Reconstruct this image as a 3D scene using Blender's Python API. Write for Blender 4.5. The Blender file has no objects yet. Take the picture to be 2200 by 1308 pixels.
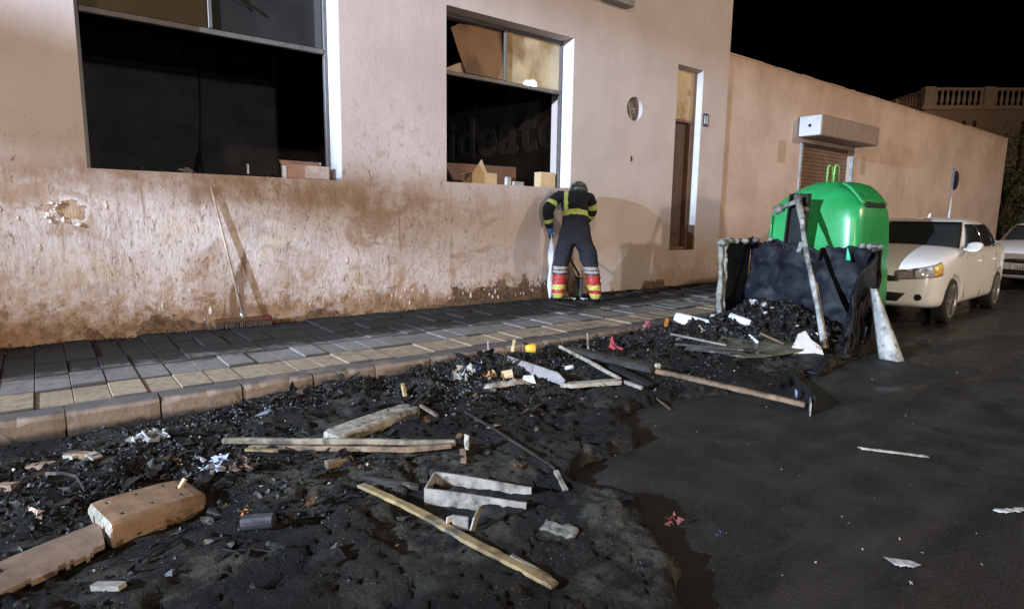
import bpy, bmesh, math, random
import numpy as np
from mathutils import Vector, Matrix
R = math.radians
random.seed(7)
rng = np.random.default_rng(11)
SC = bpy.context.scene
COL = SC.collection

# ------------------------------------------------------------------ camera
cam = bpy.data.cameras.new('camera')
cam.sensor_width = 36.0
cam.sensor_fit = 'HORIZONTAL'
cam.lens = 1300.0 / 2200.0 * 36.0
cam.clip_start = 0.05
cam.clip_end = 600
cam_o = bpy.data.objects.new('camera', cam)
COL.objects.link(cam_o)
RT = ((0.79029, -0.07669, 0.60792), (-0.61257, -0.12199, 0.78095), (0.01427, -0.98956, -0.14339))
M4 = Matrix(((RT[0][0], -RT[0][1], -RT[0][2], 0.0),
             (RT[1][0], -RT[1][1], -RT[1][2], 0.0),
             (RT[2][0], -RT[2][1], -RT[2][2], 1.44),
             (0, 0, 0, 1)))
cam_o.matrix_world = M4
SC.camera = cam_o

# ------------------------------------------------------------------ night sky and exposure
W = bpy.data.worlds.new('World')
SC.world = W
W.use_nodes = True
wn = W.node_tree
wbg = wn.nodes['Background']
sky = wn.nodes.new('ShaderNodeTexSky')
sky.sky_type = 'NISHITA'
sky.sun_disc = False
sky.sun_elevation = R(-9)
sky.sun_rotation = R(200)
wn.links.new(sky.outputs[0], wbg.inputs[0])
wbg.inputs[1].default_value = 0.05
SC.view_settings.view_transform = 'Standard'
SC.view_settings.look = 'None'
SC.view_settings.exposure = -0.38
SC.view_settings.gamma = 1.0
SC.view_settings.use_curve_mapping = False
SC.cycles.max_bounces = 6
SC.cycles.sample_clamp_indirect = 4.0

# ------------------------------------------------------------------ lamps (fixtures are built below)
def lamp(name, kind, loc, power, color, radius, aim=None, cone=None, blend=0.2):
    l = bpy.data.lights.new(name, kind)
    l.energy = power
    l.color = color
    l.shadow_soft_size = radius
    o = bpy.data.objects.new(name, l)
    COL.objects.link(o)
    o.location = loc
    if aim is not None:
        o.rotation_euler = (Vector(aim) - Vector(loc)).to_track_quat('-Z', 'Y').to_euler()
    if cone:
        l.spot_size = R(cone)
        l.spot_blend = blend
    return o
SODIUM = (1.0, 0.79, 0.57)
WHITE = (0.60, 0.76, 1.0)
FLOOD = (-13.4, 3.0, 5.5)
LAMPS = [(19.7, -10.3, 7.9), (-9.0, -10.3, 7.9)]
flood_l = lamp('flood_beam', 'SPOT', FLOOD, 56000, WHITE, 0.035, (9.0, 4.6, 2.6), 40, 0.6)
lamp_a = lamp('street_lamp_light', 'SPOT', (LAMPS[0][0], LAMPS[0][1] + 1.15, 7.82), 8200, SODIUM, 0.32, (13.0, 5.0, 0), 165, 0.35)
lamp_b = lamp('street_lamp_light', 'SPOT', (LAMPS[1][0], LAMPS[1][1] + 1.15, 7.82), 6800, SODIUM, 0.35, (-2.0, 5.0, 0), 165, 0.35)

FILL = (0.5, -12.5, 2.5)
fill_l = lamp('fill_lamp_light', 'SPOT', FILL, 6600, (1.0, 0.88, 0.78), 0.25, (4.0, 7.2, 2.8), 130, 0.4)  # added fill light behind the camera, brightens the wall and softens shadows
# ------------------------------------------------------------------ numpy noise for relief
def _hash(ix, iy, seed):
    h = (ix.astype(np.int64) * 374761393 + iy.astype(np.int64) * 668265263 + seed * 974634777) & 0xFFFFFFFF
    h = ((h ^ (h >> 13)) * 1274126177) & 0xFFFFFFFF
    return ((h ^ (h >> 16)) & 0xFFFF) / 65535.0
def vnoise(x, y, seed=0):
    x = np.asarray(x, float); y = np.asarray(y, float)
    ix = np.floor(x); iy = np.floor(y)
    fx = x - ix; fy = y - iy
    fx = fx * fx * (3 - 2 * fx); fy = fy * fy * (3 - 2 * fy)
    a = _hash(ix, iy, seed); b = _hash(ix + 1, iy, seed); c = _hash(ix, iy + 1, seed); d = _hash(ix + 1, iy + 1, seed)
    return (a * (1 - fx) + b * fx) * (1 - fy) + (c * (1 - fx) + d * fx) * fy
def fbm(x, y, seed=0, o=4):
    s = 0; a = 0.5; t = 0
    for i in range(o):
        s = s + a * vnoise(x * 2 ** i, y * 2 ** i, seed + i * 17); t += a; a *= 0.55
    return s / t
def sstep(x, a, b):
    t = np.clip((x - a) / (b - a), 0, 1)
    return t * t * (3 - 2 * t)

# ------------------------------------------------------------------ material helper
class Sh:
    def __init__(self, name, rough=0.6, spec=0.5, metal=0.0):
        self.mat = bpy.data.materials.new(name)
        self.mat.use_nodes = True
        self.t = self.mat.node_tree
        self.b = self.t.nodes['Principled BSDF']
        self.b.inputs['Roughness'].default_value = rough
        self.b.inputs['Specular IOR Level'].default_value = spec
        self.b.inputs['Metallic'].default_value = metal
        self._p = None
    def node(self, kind):
        return self.t.nodes.new(kind)
    def put(self, sock, v):
        if isinstance(v, bpy.types.NodeSocket):
            self.t.links.new(v, sock)
        elif v is not None:
            if isinstance(v, (tuple, list)) and len(v) == 3 and sock.type == 'RGBA':
                v = (*v, 1.0)
            sock.default_value = v
    def pos(self, scale=None):
        if self._p is None:
            self._p = self.node('ShaderNodeNewGeometry').outputs['Position']
        if scale is None:
            return self._p
        n = self.node('ShaderNodeVectorMath'); n.operation = 'MULTIPLY'
        self.put(n.inputs[0], self._p); n.inputs[1].default_value = scale
        return n.outputs[0]
    def obj(self, scale=(1, 1, 1)):
        c = self.node('ShaderNodeTexCoord').outputs['Object']
        n = self.node('ShaderNodeVectorMath'); n.operation = 'MULTIPLY'
        self.put(n.inputs[0], c); n.inputs[1].default_value = scale
        return n.outputs[0]
    def xyz(self, v=None):
        n = self.node('ShaderNodeSeparateXYZ'); self.put(n.inputs[0], v or self.pos())
        return n.outputs
    def noise(self, scale, detail=4.0, rough=0.55, vec=None, dist=0.0):
        n = self.node('ShaderNodeTexNoise')
        self.put(n.inputs['Vector'], vec or self.pos())
        n.inputs['Scale'].default_value = scale; n.inputs['Detail'].default_value = detail
        n.inputs['Roughness'].default_value = rough; n.inputs['Distortion'].default_value = dist
        return n.outputs['Fac']
    def voro(self, scale, vec=None, out='Distance', feature='F1'):
        n = self.node('ShaderNodeTexVoronoi'); n.feature = feature
        self.put(n.inputs['Vector'], vec or self.pos()); n.inputs['Scale'].default_value = scale
        return n.outputs[out]
    def m(self, op, a, b=0.0):
        n = self.node('ShaderNodeMath'); n.operation = op
        self.put(n.inputs[0], a); self.put(n.inputs[1], b)
        return n.outputs[0]
    def mul(self, *a):
        r = a[0]
        for x in a[1:]: r = self.m('MULTIPLY', r, x)
        return r
    def add(self, *a):
        r = a[0]
        for x in a[1:]: r = self.m('ADD', r, x)
        return r
    def st(self, x, a, b, lo=0.0, hi=1.0):
        n = self.node('ShaderNodeMapRange'); n.interpolation_type = 'SMOOTHSTEP'
        if a > b: a, b, lo, hi = b, a, hi, lo
        self.put(n.inputs['Value'], x)
        n.inputs['From Min'].default_value = a; n.inputs['From Max'].default_value = b
        n.inputs['To Min'].default_value = lo; n.inputs['To Max'].default_value = hi
        return n.outputs['Result']
    def mix(self, f, a, b):
        n = self.node('ShaderNodeMix'); n.data_type = 'RGBA'
        self.put(n.inputs['Factor'], f); self.put(n.inputs['A'] if False else n.inputs[6], a); self.put(n.inputs[7], b)
        return n.outputs[2]
    def rnd(self):
        return self.node('ShaderNodeObjectInfo').outputs['Random']
    def color(self, c): self.put(self.b.inputs['Base Color'], c)
    def rough(self, r): self.put(self.b.inputs['Roughness'], r)
    def bump(self, h, strength=0.5, dist=0.01):
        n = self.node('ShaderNodeBump'); self.put(n.inputs['Height'], h)
        n.inputs['Strength'].default_value = strength; n.inputs['Distance'].default_value = dist
        self.put(self.b.inputs['Normal'], n.outputs[0])

SOOT = [0.0, 1.0]
def simple(name, col, rough=0.6, spec=0.5, metal=0.0, var=0.25, scale=9.0, bump=0.0, stain=None, stain_amt=0.5, sscale=5.0):
    s = Sh(name, rough, spec, metal)
    col = tuple(c * SOOT[1] for c in col)
    if stain: stain = tuple(c * SOOT[1] for c in stain)
    n = s.noise(scale, 6, 0.6)
    dk = tuple(c * (1 - var) for c in col); lt = tuple(min(1, c * (1 + var)) for c in col)
    c = s.mix(s.st(n, 0.3, 0.7), dk, lt)
    if stain:
        f = s.noise(sscale, 8, 0.65)
        c = s.mix(s.mul(s.st(f, 0.62 - 0.2 * stain_amt, 0.72 - 0.2 * stain_amt), 0.9), c, stain)
    if SOOT[0]:
        q = s.add(s.mul(s.noise(3.7, 8, 0.7, None, 0.3), 0.65), s.mul(s.noise(17, 6, 0.7), 0.35))
        c = s.mix(s.mul(s.st(q, 0.46, 0.62), SOOT[0]), c, (0.022, 0.02, 0.018))
    s.color(c)
    s.rough(s.st(n, 0.2, 0.8, max(0.04, rough - 0.1), min(1, rough + 0.12)))
    if bump: s.bump(s.noise(scale * 5, 5, 0.6), bump, 0.006)
    return s.mat

# ------------------------------------------------------------------ plaster of the front wall
def wall_material():
    s = Sh('stained_plaster', 0.85, 0.25)
    x, y, z = s.xyz()
    n1 = s.noise(1.1, 6, 0.6); n2 = s.noise(6.5, 9, 0.68); n3 = s.noise(21, 7, 0.6)
    streak = s.noise(1.0, 6, 0.6, s.pos((7, 7, 0.7)))
    smear = s.noise(1.0, 7, 0.65, s.pos((3.0, 3.0, 1.1)), 0.6)
    fine = s.noise(1.0, 5, 0.65, s.pos((30, 30, 6)))
    flake = s.noise(1.0, 8, 0.7, s.pos((9, 9, 4.0)), 0.3)
    left = s.st(x, 7.6, 3.6); low = s.st(z, 2.2, 1.2); base = s.st(s.add(z, s.mul(s.m('SUBTRACT', n1, 0.5), 0.5)), 0.78, 0.22)
    c = s.mix(s.st(n1, 0.3, 0.7), (0.445, 0.372, 0.350), (0.515, 0.436, 0.412))
    c = s.mix(s.mul(s.st(streak, 0.5, 0.75), 0.22), c, (0.40, 0.31, 0.265))
    c = s.mix(s.mul(s.st(n2, 0.52, 0.7), s.st(x, 6.5, 4.0), 0.22), c, (0.37, 0.28, 0.235))
    # paler bare coat low on the left
    peel = s.mul(s.st(s.add(s.mul(flake, 0.65), s.mul(n1, 0.35)), 0.42, 0.60), s.st(s.add(z, s.mul(n2, 0.5)), 2.05, 1.75), s.st(x, 4.4, 1.6))
    c = s.mix(s.mul(peel, 0.8), c, (0.56, 0.505, 0.49))
    # brown smears, runs and marks
    sm = s.mul(s.st(smear, 0.45, 0.68), s.st(s.add(z, s.mul(n1, 0.6)), 2.45, 1.85), left, s.add(0.45, s.mul(s.st(s.add(z, s.mul(n2, 0.4)), 1.5, 1.8), 0.55)))
    c = s.mix(s.mul(sm, 0.72), c, (0.335, 0.215, 0.14))
    big = s.mul(s.st(s.noise(1.3, 5, 0.6, s.pos((0.7, 0.7, 1.6)), 0.8), 0.5, 0.62), left, s.st(z, 2.0, 1.6))
    c = s.mix(s.mul(big, 0.68), c, (0.30, 0.195, 0.125))
    drip2 = s.mul(s.st(s.noise(1.0, 5, 0.6, s.pos((14, 14, 0.9)), 0.2), 0.56, 0.66), s.st(s.noise(1.2, 3), 0.42, 0.58), left, s.st(z, 2.1, 1.5))
    c = s.mix(s.mul(drip2, 0.6), c, (0.235, 0.145, 0.085))
    yel = s.mul(s.st(s.noise(1.6, 5, 0.6, s.pos((0.8, 0.8, 1.3)), 0.6), 0.52, 0.64), s.st(z, 1.6, 1.2), s.st(x, 8.5, 6.0))
    c = s.mix(s.mul(yel, 0.45), c, (0.47, 0.37, 0.25))
    grey = s.mul(s.st(s.noise(2.3, 6, 0.65, None, 0.6), 0.54, 0.68), left, s.st(z, 1.9, 1.5), s.st(x, 3.6, 2.4))
    c = s.mix(s.mul(grey, 0.5), c, (0.33, 0.30, 0.29))
    run = s.mul(s.st(fine, 0.53, 0.70), s.st(s.noise(1.9, 4), 0.40, 0.62), s.st(z, 2.9, 1.5), left)
    c = s.mix(s.mul(run, 0.5), c, (0.23, 0.14, 0.085))
    mk1 = s.st(s.noise(19, 4, 0.65, s.pos((1, 1, 0.5)), 0.4), 0.58, 0.70)
    mk2 = s.st(s.noise(6.5, 6, 0.6, s.pos((1, 1, 0.62)), 0.5), 0.61, 0.70)
    mk3 = s.st(s.noise(28, 3, 0.6, s.pos((1, 1, 0.55))), 0.55, 0.68)
    zone = s.mul(s.st(z, 2.75, 1.9), s.st(x, 6.6, 4.2), s.st(s.noise(1.5, 5, 0.65), 0.34, 0.60, 0.25, 1.0))
    c = s.mix(s.mul(mk1, zone, 0.9), c, (0.20, 0.115, 0.065))
    c = s.mix(s.mul(mk2, zone, s.st(z, 2.3, 1.7), 0.75), c, (0.255, 0.155, 0.09))
    c = s.mix(s.mul(mk3, s.mul(zone, low), 0.75), c, (0.20, 0.12, 0.075))
    # soot haze of fine spots on the pier between the windows
    pier = s.mul(s.st(x, 2.9, 3.3), s.st(x, 4.5, 4.1), s.st(z, 3.3, 2.4))
    c = s.mix(s.mul(pier, s.st(n2, 0.5, 0.66), 0.5), c, (0.30, 0.235, 0.20))
    # rusty damp rising from the foot
    bl = s.st(s.add(s.mul(n2, 0.55), s.mul(n3, 0.35), s.mul(base, 0.26)), 0.50, 0.68)
    c = s.mix(s.mul(bl, base, s.st(x, 10.5, 7.0, 0.45, 1.0), 0.85), c, s.mix(s.st(n3, 0.35, 0.65), (0.135, 0.066, 0.030), (0.38, 0.215, 0.105)))
    ochre = s.mul(s.st(s.add(z, s.mul(smear, 0.9), s.mul(n2, 0.4)), 1.75, 1.05), s.st(x, 8.0, 5.5, 0.5, 1.0))
    c = s.mix(s.mul(ochre, s.st(s.add(s.mul(n2, 0.45), s.mul(streak, 0.25), s.mul(s.noise(1.7, 6, 0.68, None, 0.7), 0.45)), 0.52, 0.68), 0.85), c, (0.33, 0.20, 0.11))
    pale = s.mul(s.st(s.add(s.mul(s.noise(2.6, 7, 0.7, s.pos((1, 1, 0.75)), 0.5), 0.7), s.mul(n3, 0.3)), 0.50, 0.60), s.st(z, 1.75, 1.5), s.st(x, 6.4, 3.8), s.st(z, 0.25, 0.5))
    c = s.mix(s.mul(pale, 0.62), c, (0.57, 0.50, 0.475))
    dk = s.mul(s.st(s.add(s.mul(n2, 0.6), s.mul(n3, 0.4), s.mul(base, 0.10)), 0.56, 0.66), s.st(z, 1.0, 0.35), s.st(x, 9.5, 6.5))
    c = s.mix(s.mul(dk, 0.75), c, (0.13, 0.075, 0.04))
    sill = s.mul(s.st(s.m('ABSOLUTE', s.m('SUBTRACT', s.add(z, s.mul(smear, 0.55)), 2.0)), 0.30, 0.08), s.st(x, 4.3, 3.2), s.st(s.add(s.mul(n2, 0.5), s.mul(smear, 0.5)), 0.38, 0.58))
    c = s.mix(s.mul(sill, 0.75), c, (0.27, 0.17, 0.105))
    # hole in the plaster at the far left
    hx = s.m('DIVIDE', s.m('SUBTRACT', x, 0.25), 0.115); hz = s.m('DIVIDE', s.m('SUBTRACT', z, 1.44), 0.10)
    hd = s.add(s.mul(hx, hx), s.mul(hz, hz), s.mul(s.m('SUBTRACT', n3, 0.5), 3.2), s.mul(s.m('SUBTRACT', n2, 0.5), 2.0))
    hole = s.st(hd, 1.05, 0.9)
    c = s.mix(s.mul(s.st(hd, 1.9, 1.3), 0.7), c, (0.60, 0.56, 0.54))
    c = s.mix(s.mul(hole, 0.9), c, s.mix(s.st(n2, 0.4, 0.6), (0.25, 0.14, 0.07), (0.42, 0.29, 0.19)))
    # grey repair to the right of the man
    gx = s.m('DIVIDE', s.m('SUBTRACT', x, 8.15), 0.95); gz_ = s.m('DIVIDE', s.m('SUBTRACT', z, 0.33), 0.42)
    gd = s.add(s.mul(gx, gx), s.mul(gz_, gz_), s.mul(n2, 0.55))
    c = s.mix(s.mul(s.st(gd, 1.32, 1.1), 0.85), c, (0.44, 0.405, 0.39))
    # plaster fallen off along the foot of the wall
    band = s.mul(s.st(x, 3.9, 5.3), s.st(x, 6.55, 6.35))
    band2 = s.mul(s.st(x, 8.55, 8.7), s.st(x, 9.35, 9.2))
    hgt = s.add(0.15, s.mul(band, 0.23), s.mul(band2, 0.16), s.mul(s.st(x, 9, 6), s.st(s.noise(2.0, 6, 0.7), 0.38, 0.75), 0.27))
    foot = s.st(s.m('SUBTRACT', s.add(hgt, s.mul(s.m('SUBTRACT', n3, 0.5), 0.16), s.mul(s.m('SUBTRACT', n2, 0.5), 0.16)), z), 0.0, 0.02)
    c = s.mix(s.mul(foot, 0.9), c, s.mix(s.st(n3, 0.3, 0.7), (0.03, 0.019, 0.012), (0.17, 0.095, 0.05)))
    # darker, smoother triangle behind the broom; darker patch beside its handle top
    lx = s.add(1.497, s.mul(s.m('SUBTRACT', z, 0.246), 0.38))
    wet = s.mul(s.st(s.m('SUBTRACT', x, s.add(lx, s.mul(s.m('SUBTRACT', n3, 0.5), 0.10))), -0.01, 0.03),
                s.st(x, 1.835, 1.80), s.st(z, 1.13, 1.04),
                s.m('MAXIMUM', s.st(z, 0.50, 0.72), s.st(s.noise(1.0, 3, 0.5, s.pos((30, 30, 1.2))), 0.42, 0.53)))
    handle_patch = s.mul(s.st(s.add(s.m('ABSOLUTE', s.m('SUBTRACT', x, 1.36)), s.mul(n2, 0.3)), 0.27, 0.18), s.st(s.m('ABSOLUTE', s.m('SUBTRACT', z, 1.62)), 0.16, 0.05))
    c = s.mix(s.m('MAXIMUM', s.mul(wet, 0.85), s.mul(handle_patch, 0.45)), c, (0.14, 0.075, 0.042))
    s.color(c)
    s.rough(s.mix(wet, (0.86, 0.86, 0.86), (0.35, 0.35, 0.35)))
    lo2 = s.mul(left, low)
    relief = s.add(s.mul(n3, 0.30), s.mul(fine, s.add(0.08, s.mul(lo2, 0.28))), s.mul(n2, s.add(0.15, s.mul(lo2, 0.5))), s.mul(lo2, flake, 0.8), s.mul(hole, -2.0), s.mul(foot, -1.5), s.mul(mk1, zone, -0.5), s.mul(mk2, zone, -0.7))
    s.bump(relief, 0.7, 0.014)
    return s.mat
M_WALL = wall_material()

def wing_material():
    s = Sh('tan_render', 0.85, 0.2)
    x, y, z = s.xyz()
    n = s.noise(0.55, 7, 0.65); st_ = s.noise(1, 5, 0.6, s.pos((2.2, 2.2, 0.25)))
    c = s.mix(s.st(n, 0.35, 0.65), (0.42, 0.31, 0.255), (0.55, 0.425, 0.36))
    c = s.mix(s.mul(s.st(st_, 0.5, 0.75), 0.28), c, (0.35, 0.25, 0.17))
    c = s.mix(s.mul(s.st(s.add(z, s.mul(st_, 0.5)), 4.62, 4.95), 0.5), c, (0.33, 0.22, 0.15))
    for x0, x1, z0, z1 in ((13.04, 13.38, 2.72, 3.2), (17.2, 17.5, 2.66, 3.14)):
        f = s.mul(s.st(x, x0 - .02, x0 + .02), s.st(x, x1 + .02, x1 - .02), s.st(z, z0 - .02, z0 + .02), s.st(z, z1 + .02, z1 - .02))
        c = s.mix(s.mul(f, 0.6), c, (0.32, 0.23, 0.14))
    g = s.mul(s.st(s.add(z, s.mul(s.noise(4, 6, .7), 0.5)), 0.75, 0.45), 0.75)
    c = s.mix(g, c, (0.2, 0.12, 0.065))
    s.color(c)
    s.bump(s.noise(24, 6, 0.6), 0.35, 0.008)
    return s.mat
M_WING = wing_material()

def asphalt_material():
    s = Sh('wet_asphalt', 0.55, 0.3)
    x, y, z = s.xyz()
    n1 = s.noise(0.55, 5, 0.6); n2 = s.noise(3.0, 8, 0.65, None, 0.4); n3 = s.noise(95, 3, 0.6)
    drag = s.noise(1.0, 6, 0.62, s.pos((0.55, 3.2, 1)), 0.7)
    c = s.mix(s.st(n2, 0.3, 0.75), (0.007, 0.0066, 0.0066), (0.019, 0.0175, 0.0165))
    c = s.mix(s.mul(s.st(drag, 0.48, 0.68), 0.6), c, (0.038, 0.033, 0.028))
    c = s.mix(s.mul(s.st(s.noise(52, 3, .75), 0.56, 0.68), 0.5), c, (0.055, 0.051, 0.046))
    c = s.mix(s.mul(s.st(n1, 0.5, 0.75), 0.55), c, (0.009, 0.008, 0.0075))
    sp = s.st(s.voro(24), 0.06, 0.03)
    c = s.mix(s.mul(sp, s.st(s.noise(2.1, 3), 0.52, 0.62), 0.7), c, (0.26, 0.23, 0.2))
    s.color(c)
    wetp = s.mul(s.st(s.add(s.mul(s.noise(0.8, 6, 0.62, s.pos((1, 1.8, 1)), 0.4), 0.8), s.mul(s.st(x, 4.5, 9.0), 0.14)), 0.44, 0.56), s.st(x, 2.5, 6.0))
    s.rough(s.add(s.st(n2, 0.35, 0.7, 0.5, 0.75), s.mul(wetp, -0.34)))
    s.put(s.b.inputs['Specular IOR Level'], s.st(wetp, 0, 1, 0.28, 0.55))
    c2 = s.mix(s.st(n3, 0.5, 0.7), c, s.mix(0.5, c, (0.05, 0.047, 0.044)))
    s.color(c2)
    s.bump(s.add(s.mul(n3, 1.0), s.mul(n2, 0.25), s.mul(s.noise(45, 3, .7), 0.8)), 0.85, 0.008)
    return s.mat
M_ROAD = asphalt_material()

def crust_material():
    s = Sh('burnt_crust', 0.5, 0.16)
    n1 = s.noise(1.6, 6, 0.6); n2 = s.noise(9, 8, 0.7); n3 = s.noise(75, 4, 0.8); n4 = s.noise(210, 2, 0.7)
    c = s.mix(s.st(n2, 0.35, 0.7), (0.0035, 0.0033, 0.0032), (0.013, 0.012, 0.0108))
    dry = s.st(s.noise(1.1, 5, 0.62, None, 0.5), 0.47, 0.6)
    c = s.mix(s.mul(dry, s.st(s.add(n2, s.mul(n3, 0.5)), 0.6, 0.9), 0.9), c, (0.085, 0.077, 0.060))
    c = s.mix(s.mul(s.st(n1, 0.5, 0.66), 0.4), c, (0.034, 0.030, 0.024))
    c = s.mix(s.mul(s.st(n3, 0.56, 0.72), 0.6), c, (0.068, 0.063, 0.053))  # raised grain painted lighter, its highlights put into the colour
    c = s.mix(s.mul(s.st(s.noise(4.2, 6, 0.7), 0.6, 0.7), 0.7), c, (0.032, 0.019, 0.010))
    fleck = s.mul(s.st(s.voro(55), 0.16, 0.08), s.st(s.noise(3.2, 4), 0.5, 0.6))
    c = s.mix(s.mul(fleck, 0.75), c, (0.32, 0.30, 0.28))
    s.color(c)
    s.rough(s.st(n2, 0.3, 0.7, 0.45, 0.85))
    s.bump(s.add(s.mul(n3, 1.2), s.mul(n2, 1.2), s.mul(n4, 0.6), s.mul(s.noise(28, 5, .75), 1.1)), 1.0, 0.018)
    return s.mat
M_CRUST = crust_material()

def tile_material(name, c0, c1, far_only=False):
    s = Sh(name, 0.6, 0.25)
    x, y, z = s.xyz()
    n = s.noise(30, 5, 0.65); k = s.rnd()
    c = s.mix(k, c0, c1)
    c = s.mix(s.mul(s.st(n, 0.45, 0.7), 0.35), c, tuple(v * 0.55 for v in c0))
    soot = s.noise(1.5, 7, 0.65, None, 0.5); soot2 = s.noise(5.5, 6, 0.7)
    near = s.st(s.add(y, s.mul(x, -0.03), s.mul(soot2, 0.5)), 5.8, 6.45)
    f = s.st(s.add(s.mul(soot, 0.55), s.mul(soot2, 0.35), s.mul(near, 0.5), s.mul(s.st(x, 1.5, 4.5), 0.06)), 0.42, 0.80)
    fr = s.m('FRACT', s.add(s.m('DIVIDE', s.m('SUBTRACT', y, 5.323), 0.47), 0.5))
    ed = s.mul(s.m('ABSOLUTE', s.m('SUBTRACT', fr, 0.5)), 0.47)
    c = s.mix(s.mul(s.st(s.add(ed, s.mul(s.m('SUBTRACT', soot2, 0.5), 0.05)), 0.040, 0.014), 0.85), c, (0.03, 0.027, 0.025))
    grime = s.st(s.noise(13, 7, 0.72), 0.42, 0.66)
    c = s.mix(s.mul(grime, 0.5), c, (0.07, 0.062, 0.055))
    c = s.mix(s.mul(f, 0.93), c, (0.018, 0.0165, 0.0155))
    s.color(c)
    s.rough(s.mix(f, (0.62, 0.62, 0.62), (0.75, 0.75, 0.75)))
    s.put(s.b.inputs['Specular IOR Level'], s.st(f, 0, 1, 0.3, 0.06))
    s.bump(s.add(n, s.mul(s.noise(90, 3), 0.5)), 0.4, 0.004)
    return s.mat
M_TILE_B = tile_material('beige_paver', (0.27, 0.205, 0.135), (0.32, 0.245, 0.165))
M_TILE_G = tile_material('grey_paver', (0.165, 0.152, 0.138), (0.20, 0.186, 0.170))
M_GROUT = simple('dirty_mortar', (0.05, 0.045, 0.042), 0.8, 0.3, var=0.4)

def kerb_material():
    s = Sh('kerb_concrete', 0.7, 0.35)
    x, y, z = s.xyz()
    n = s.noise(5, 7, 0.65); n2 = s.noise(35, 5, 0.6)
    c = s.mix(s.rnd(), (0.185, 0.135, 0.10), (0.225, 0.17, 0.13))
    c = s.mix(s.mul(s.st(n, 0.45, 0.7), 0.6), c, (0.075, 0.056, 0.044))
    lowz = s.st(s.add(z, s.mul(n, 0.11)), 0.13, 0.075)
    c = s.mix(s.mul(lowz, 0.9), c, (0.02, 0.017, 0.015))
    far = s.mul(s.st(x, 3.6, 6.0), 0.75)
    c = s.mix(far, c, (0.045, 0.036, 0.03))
    topd = s.mul(s.st(z, 0.150, 0.165), s.st(s.noise(2.5, 6, .7), 0.25, 0.5), 0.85)
    c = s.mix(topd, c, (0.06, 0.057, 0.058))
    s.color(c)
    s.bump(s.add(n2, n), 0.5, 0.006)
    return s.mat
M_KERB = kerb_material()

M_BLACK = simple('charred_black', (0.010, 0.0095, 0.0095), 0.6, 0.2, var=0.5, bump=0.6)
M_CHARWOOD = simple('charred_strip', (0.022, 0.019, 0.017), 0.55, 0.3, var=0.5, bump=0.6, stain=(0.16, 0.14, 0.12), stain_amt=0.2)
M_PLASTIC_C = simple('sooty_container_plastic', (0.007, 0.008, 0.0115), 0.55, 0.18, var=0.4, scale=4, bump=0.3)
M_MELT = simple('melted_rim', (0.20, 0.195, 0.165), 0.6, 0.4, var=0.4, scale=14, bump=0.7, stain=(0.05, 0.05, 0.045), stain_amt=0.55, sscale=9)
SOOT[:] = [0.3, 0.5]
M_TAN = simple('heat_browned_metal', (0.36, 0.215, 0.12), 0.5, 0.4, var=0.3, scale=7, bump=0.25, stain=(0.12, 0.075, 0.045), stain_amt=0.25)
M_TAN2 = simple('pink_tan_metal', (0.36, 0.24, 0.165), 0.6, 0.35, var=0.25, scale=6, bump=0.25, stain=(0.14, 0.085, 0.055), stain_amt=0.2)
SOOT[:] = [0.8, 0.52]
M_CREAM = simple('cream_scorched', (0.56, 0.50, 0.40), 0.5, 0.4, var=0.2, scale=8, bump=0.2, stain=(0.16, 0.135, 0.085), stain_amt=0.45, sscale=8)
M_RAIL = simple('scorched_rail', (0.36, 0.29, 0.20), 0.5, 0.45, var=0.35, scale=7, bump=0.3, stain=(0.07, 0.06, 0.05), stain_amt=0.35, sscale=7)
M_RUST = simple('rusted_bar', (0.27, 0.17, 0.10), 0.6, 0.4, var=0.4, scale=8, bump=0.4, stain=(0.42, 0.36, 0.28), stain_amt=0.2)
M_YELL = simple('yellowed_bar', (0.46, 0.33, 0.15), 0.55, 0.4, var=0.3, scale=9, bump=0.3, stain=(0.36, 0.33, 0.29), stain_amt=0.35, sscale=6)
M_CHAN = simple('pale_channel_metal', (0.42, 0.38, 0.33), 0.45, 0.5, var=0.3, scale=9, bump=0.2, stain=(0.1, 0.08, 0.065), stain_amt=0.3)
M_CURV = simple('grey_lilac_panel', (0.40, 0.36, 0.35), 0.5, 0.4, var=0.15, scale=6, bump=0.2, stain=(0.25, 0.19, 0.15), stain_amt=0.2)
M_PALE = simple('ashen_panel', (0.62, 0.61, 0.57), 0.7, 0.3, var=0.3, scale=5, bump=0.5, stain=(0.16, 0.14, 0.12), stain_amt=0.4, sscale=6)
SOOT[:] = [0.3, 0.8]
M_WHITE = simple('white_plastic', (0.80, 0.81, 0.85), 0.45, 0.4, var=0.06, stain=(0.45, 0.42, 0.4), stain_amt=-0.1)
SOOT[:] = [0.55, 0.7]
M_PAPER = simple('torn_paper', (0.62, 0.60, 0.57), 0.8, 0.2, var=0.15, bump=0.3, stain=(0.25, 0.2, 0.16), stain_amt=0.1)
M_BLUEPAPER = simple('bluish_paper', (0.52, 0.56, 0.72), 0.8, 0.2, var=0.25, bump=0.3)
M_OLIVE = simple('olive_sheet', (0.115, 0.11, 0.075), 0.5, 0.45, var=0.4, scale=8, bump=0.3, stain=(0.03, 0.028, 0.025), stain_amt=0.4)
M_WOODC = simple('cut_wood', (0.52, 0.38, 0.2), 0.7, 0.3, var=0.3, scale=14, bump=0.3)
SOOT[:] = [0.0, 1.0]
M_BOARD = simple('card_board', (0.46, 0.33, 0.19), 0.8, 0.2, var=0.12, scale=5)
M_BOARD2 = simple('pink_brown_card', (0.36, 0.22, 0.17), 0.8, 0.2, var=0.12, scale=5)
SOOT[:] = [0.5, 0.8]
M_RED = simple('red_scrap', (0.42, 0.035, 0.05), 0.6, 0.4, var=0.4, scale=20, bump=0.4)
M_ORANGE = simple('orange_scrap', (0.55, 0.19, 0.03), 0.6, 0.4, var=0.4, scale=20)
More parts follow.
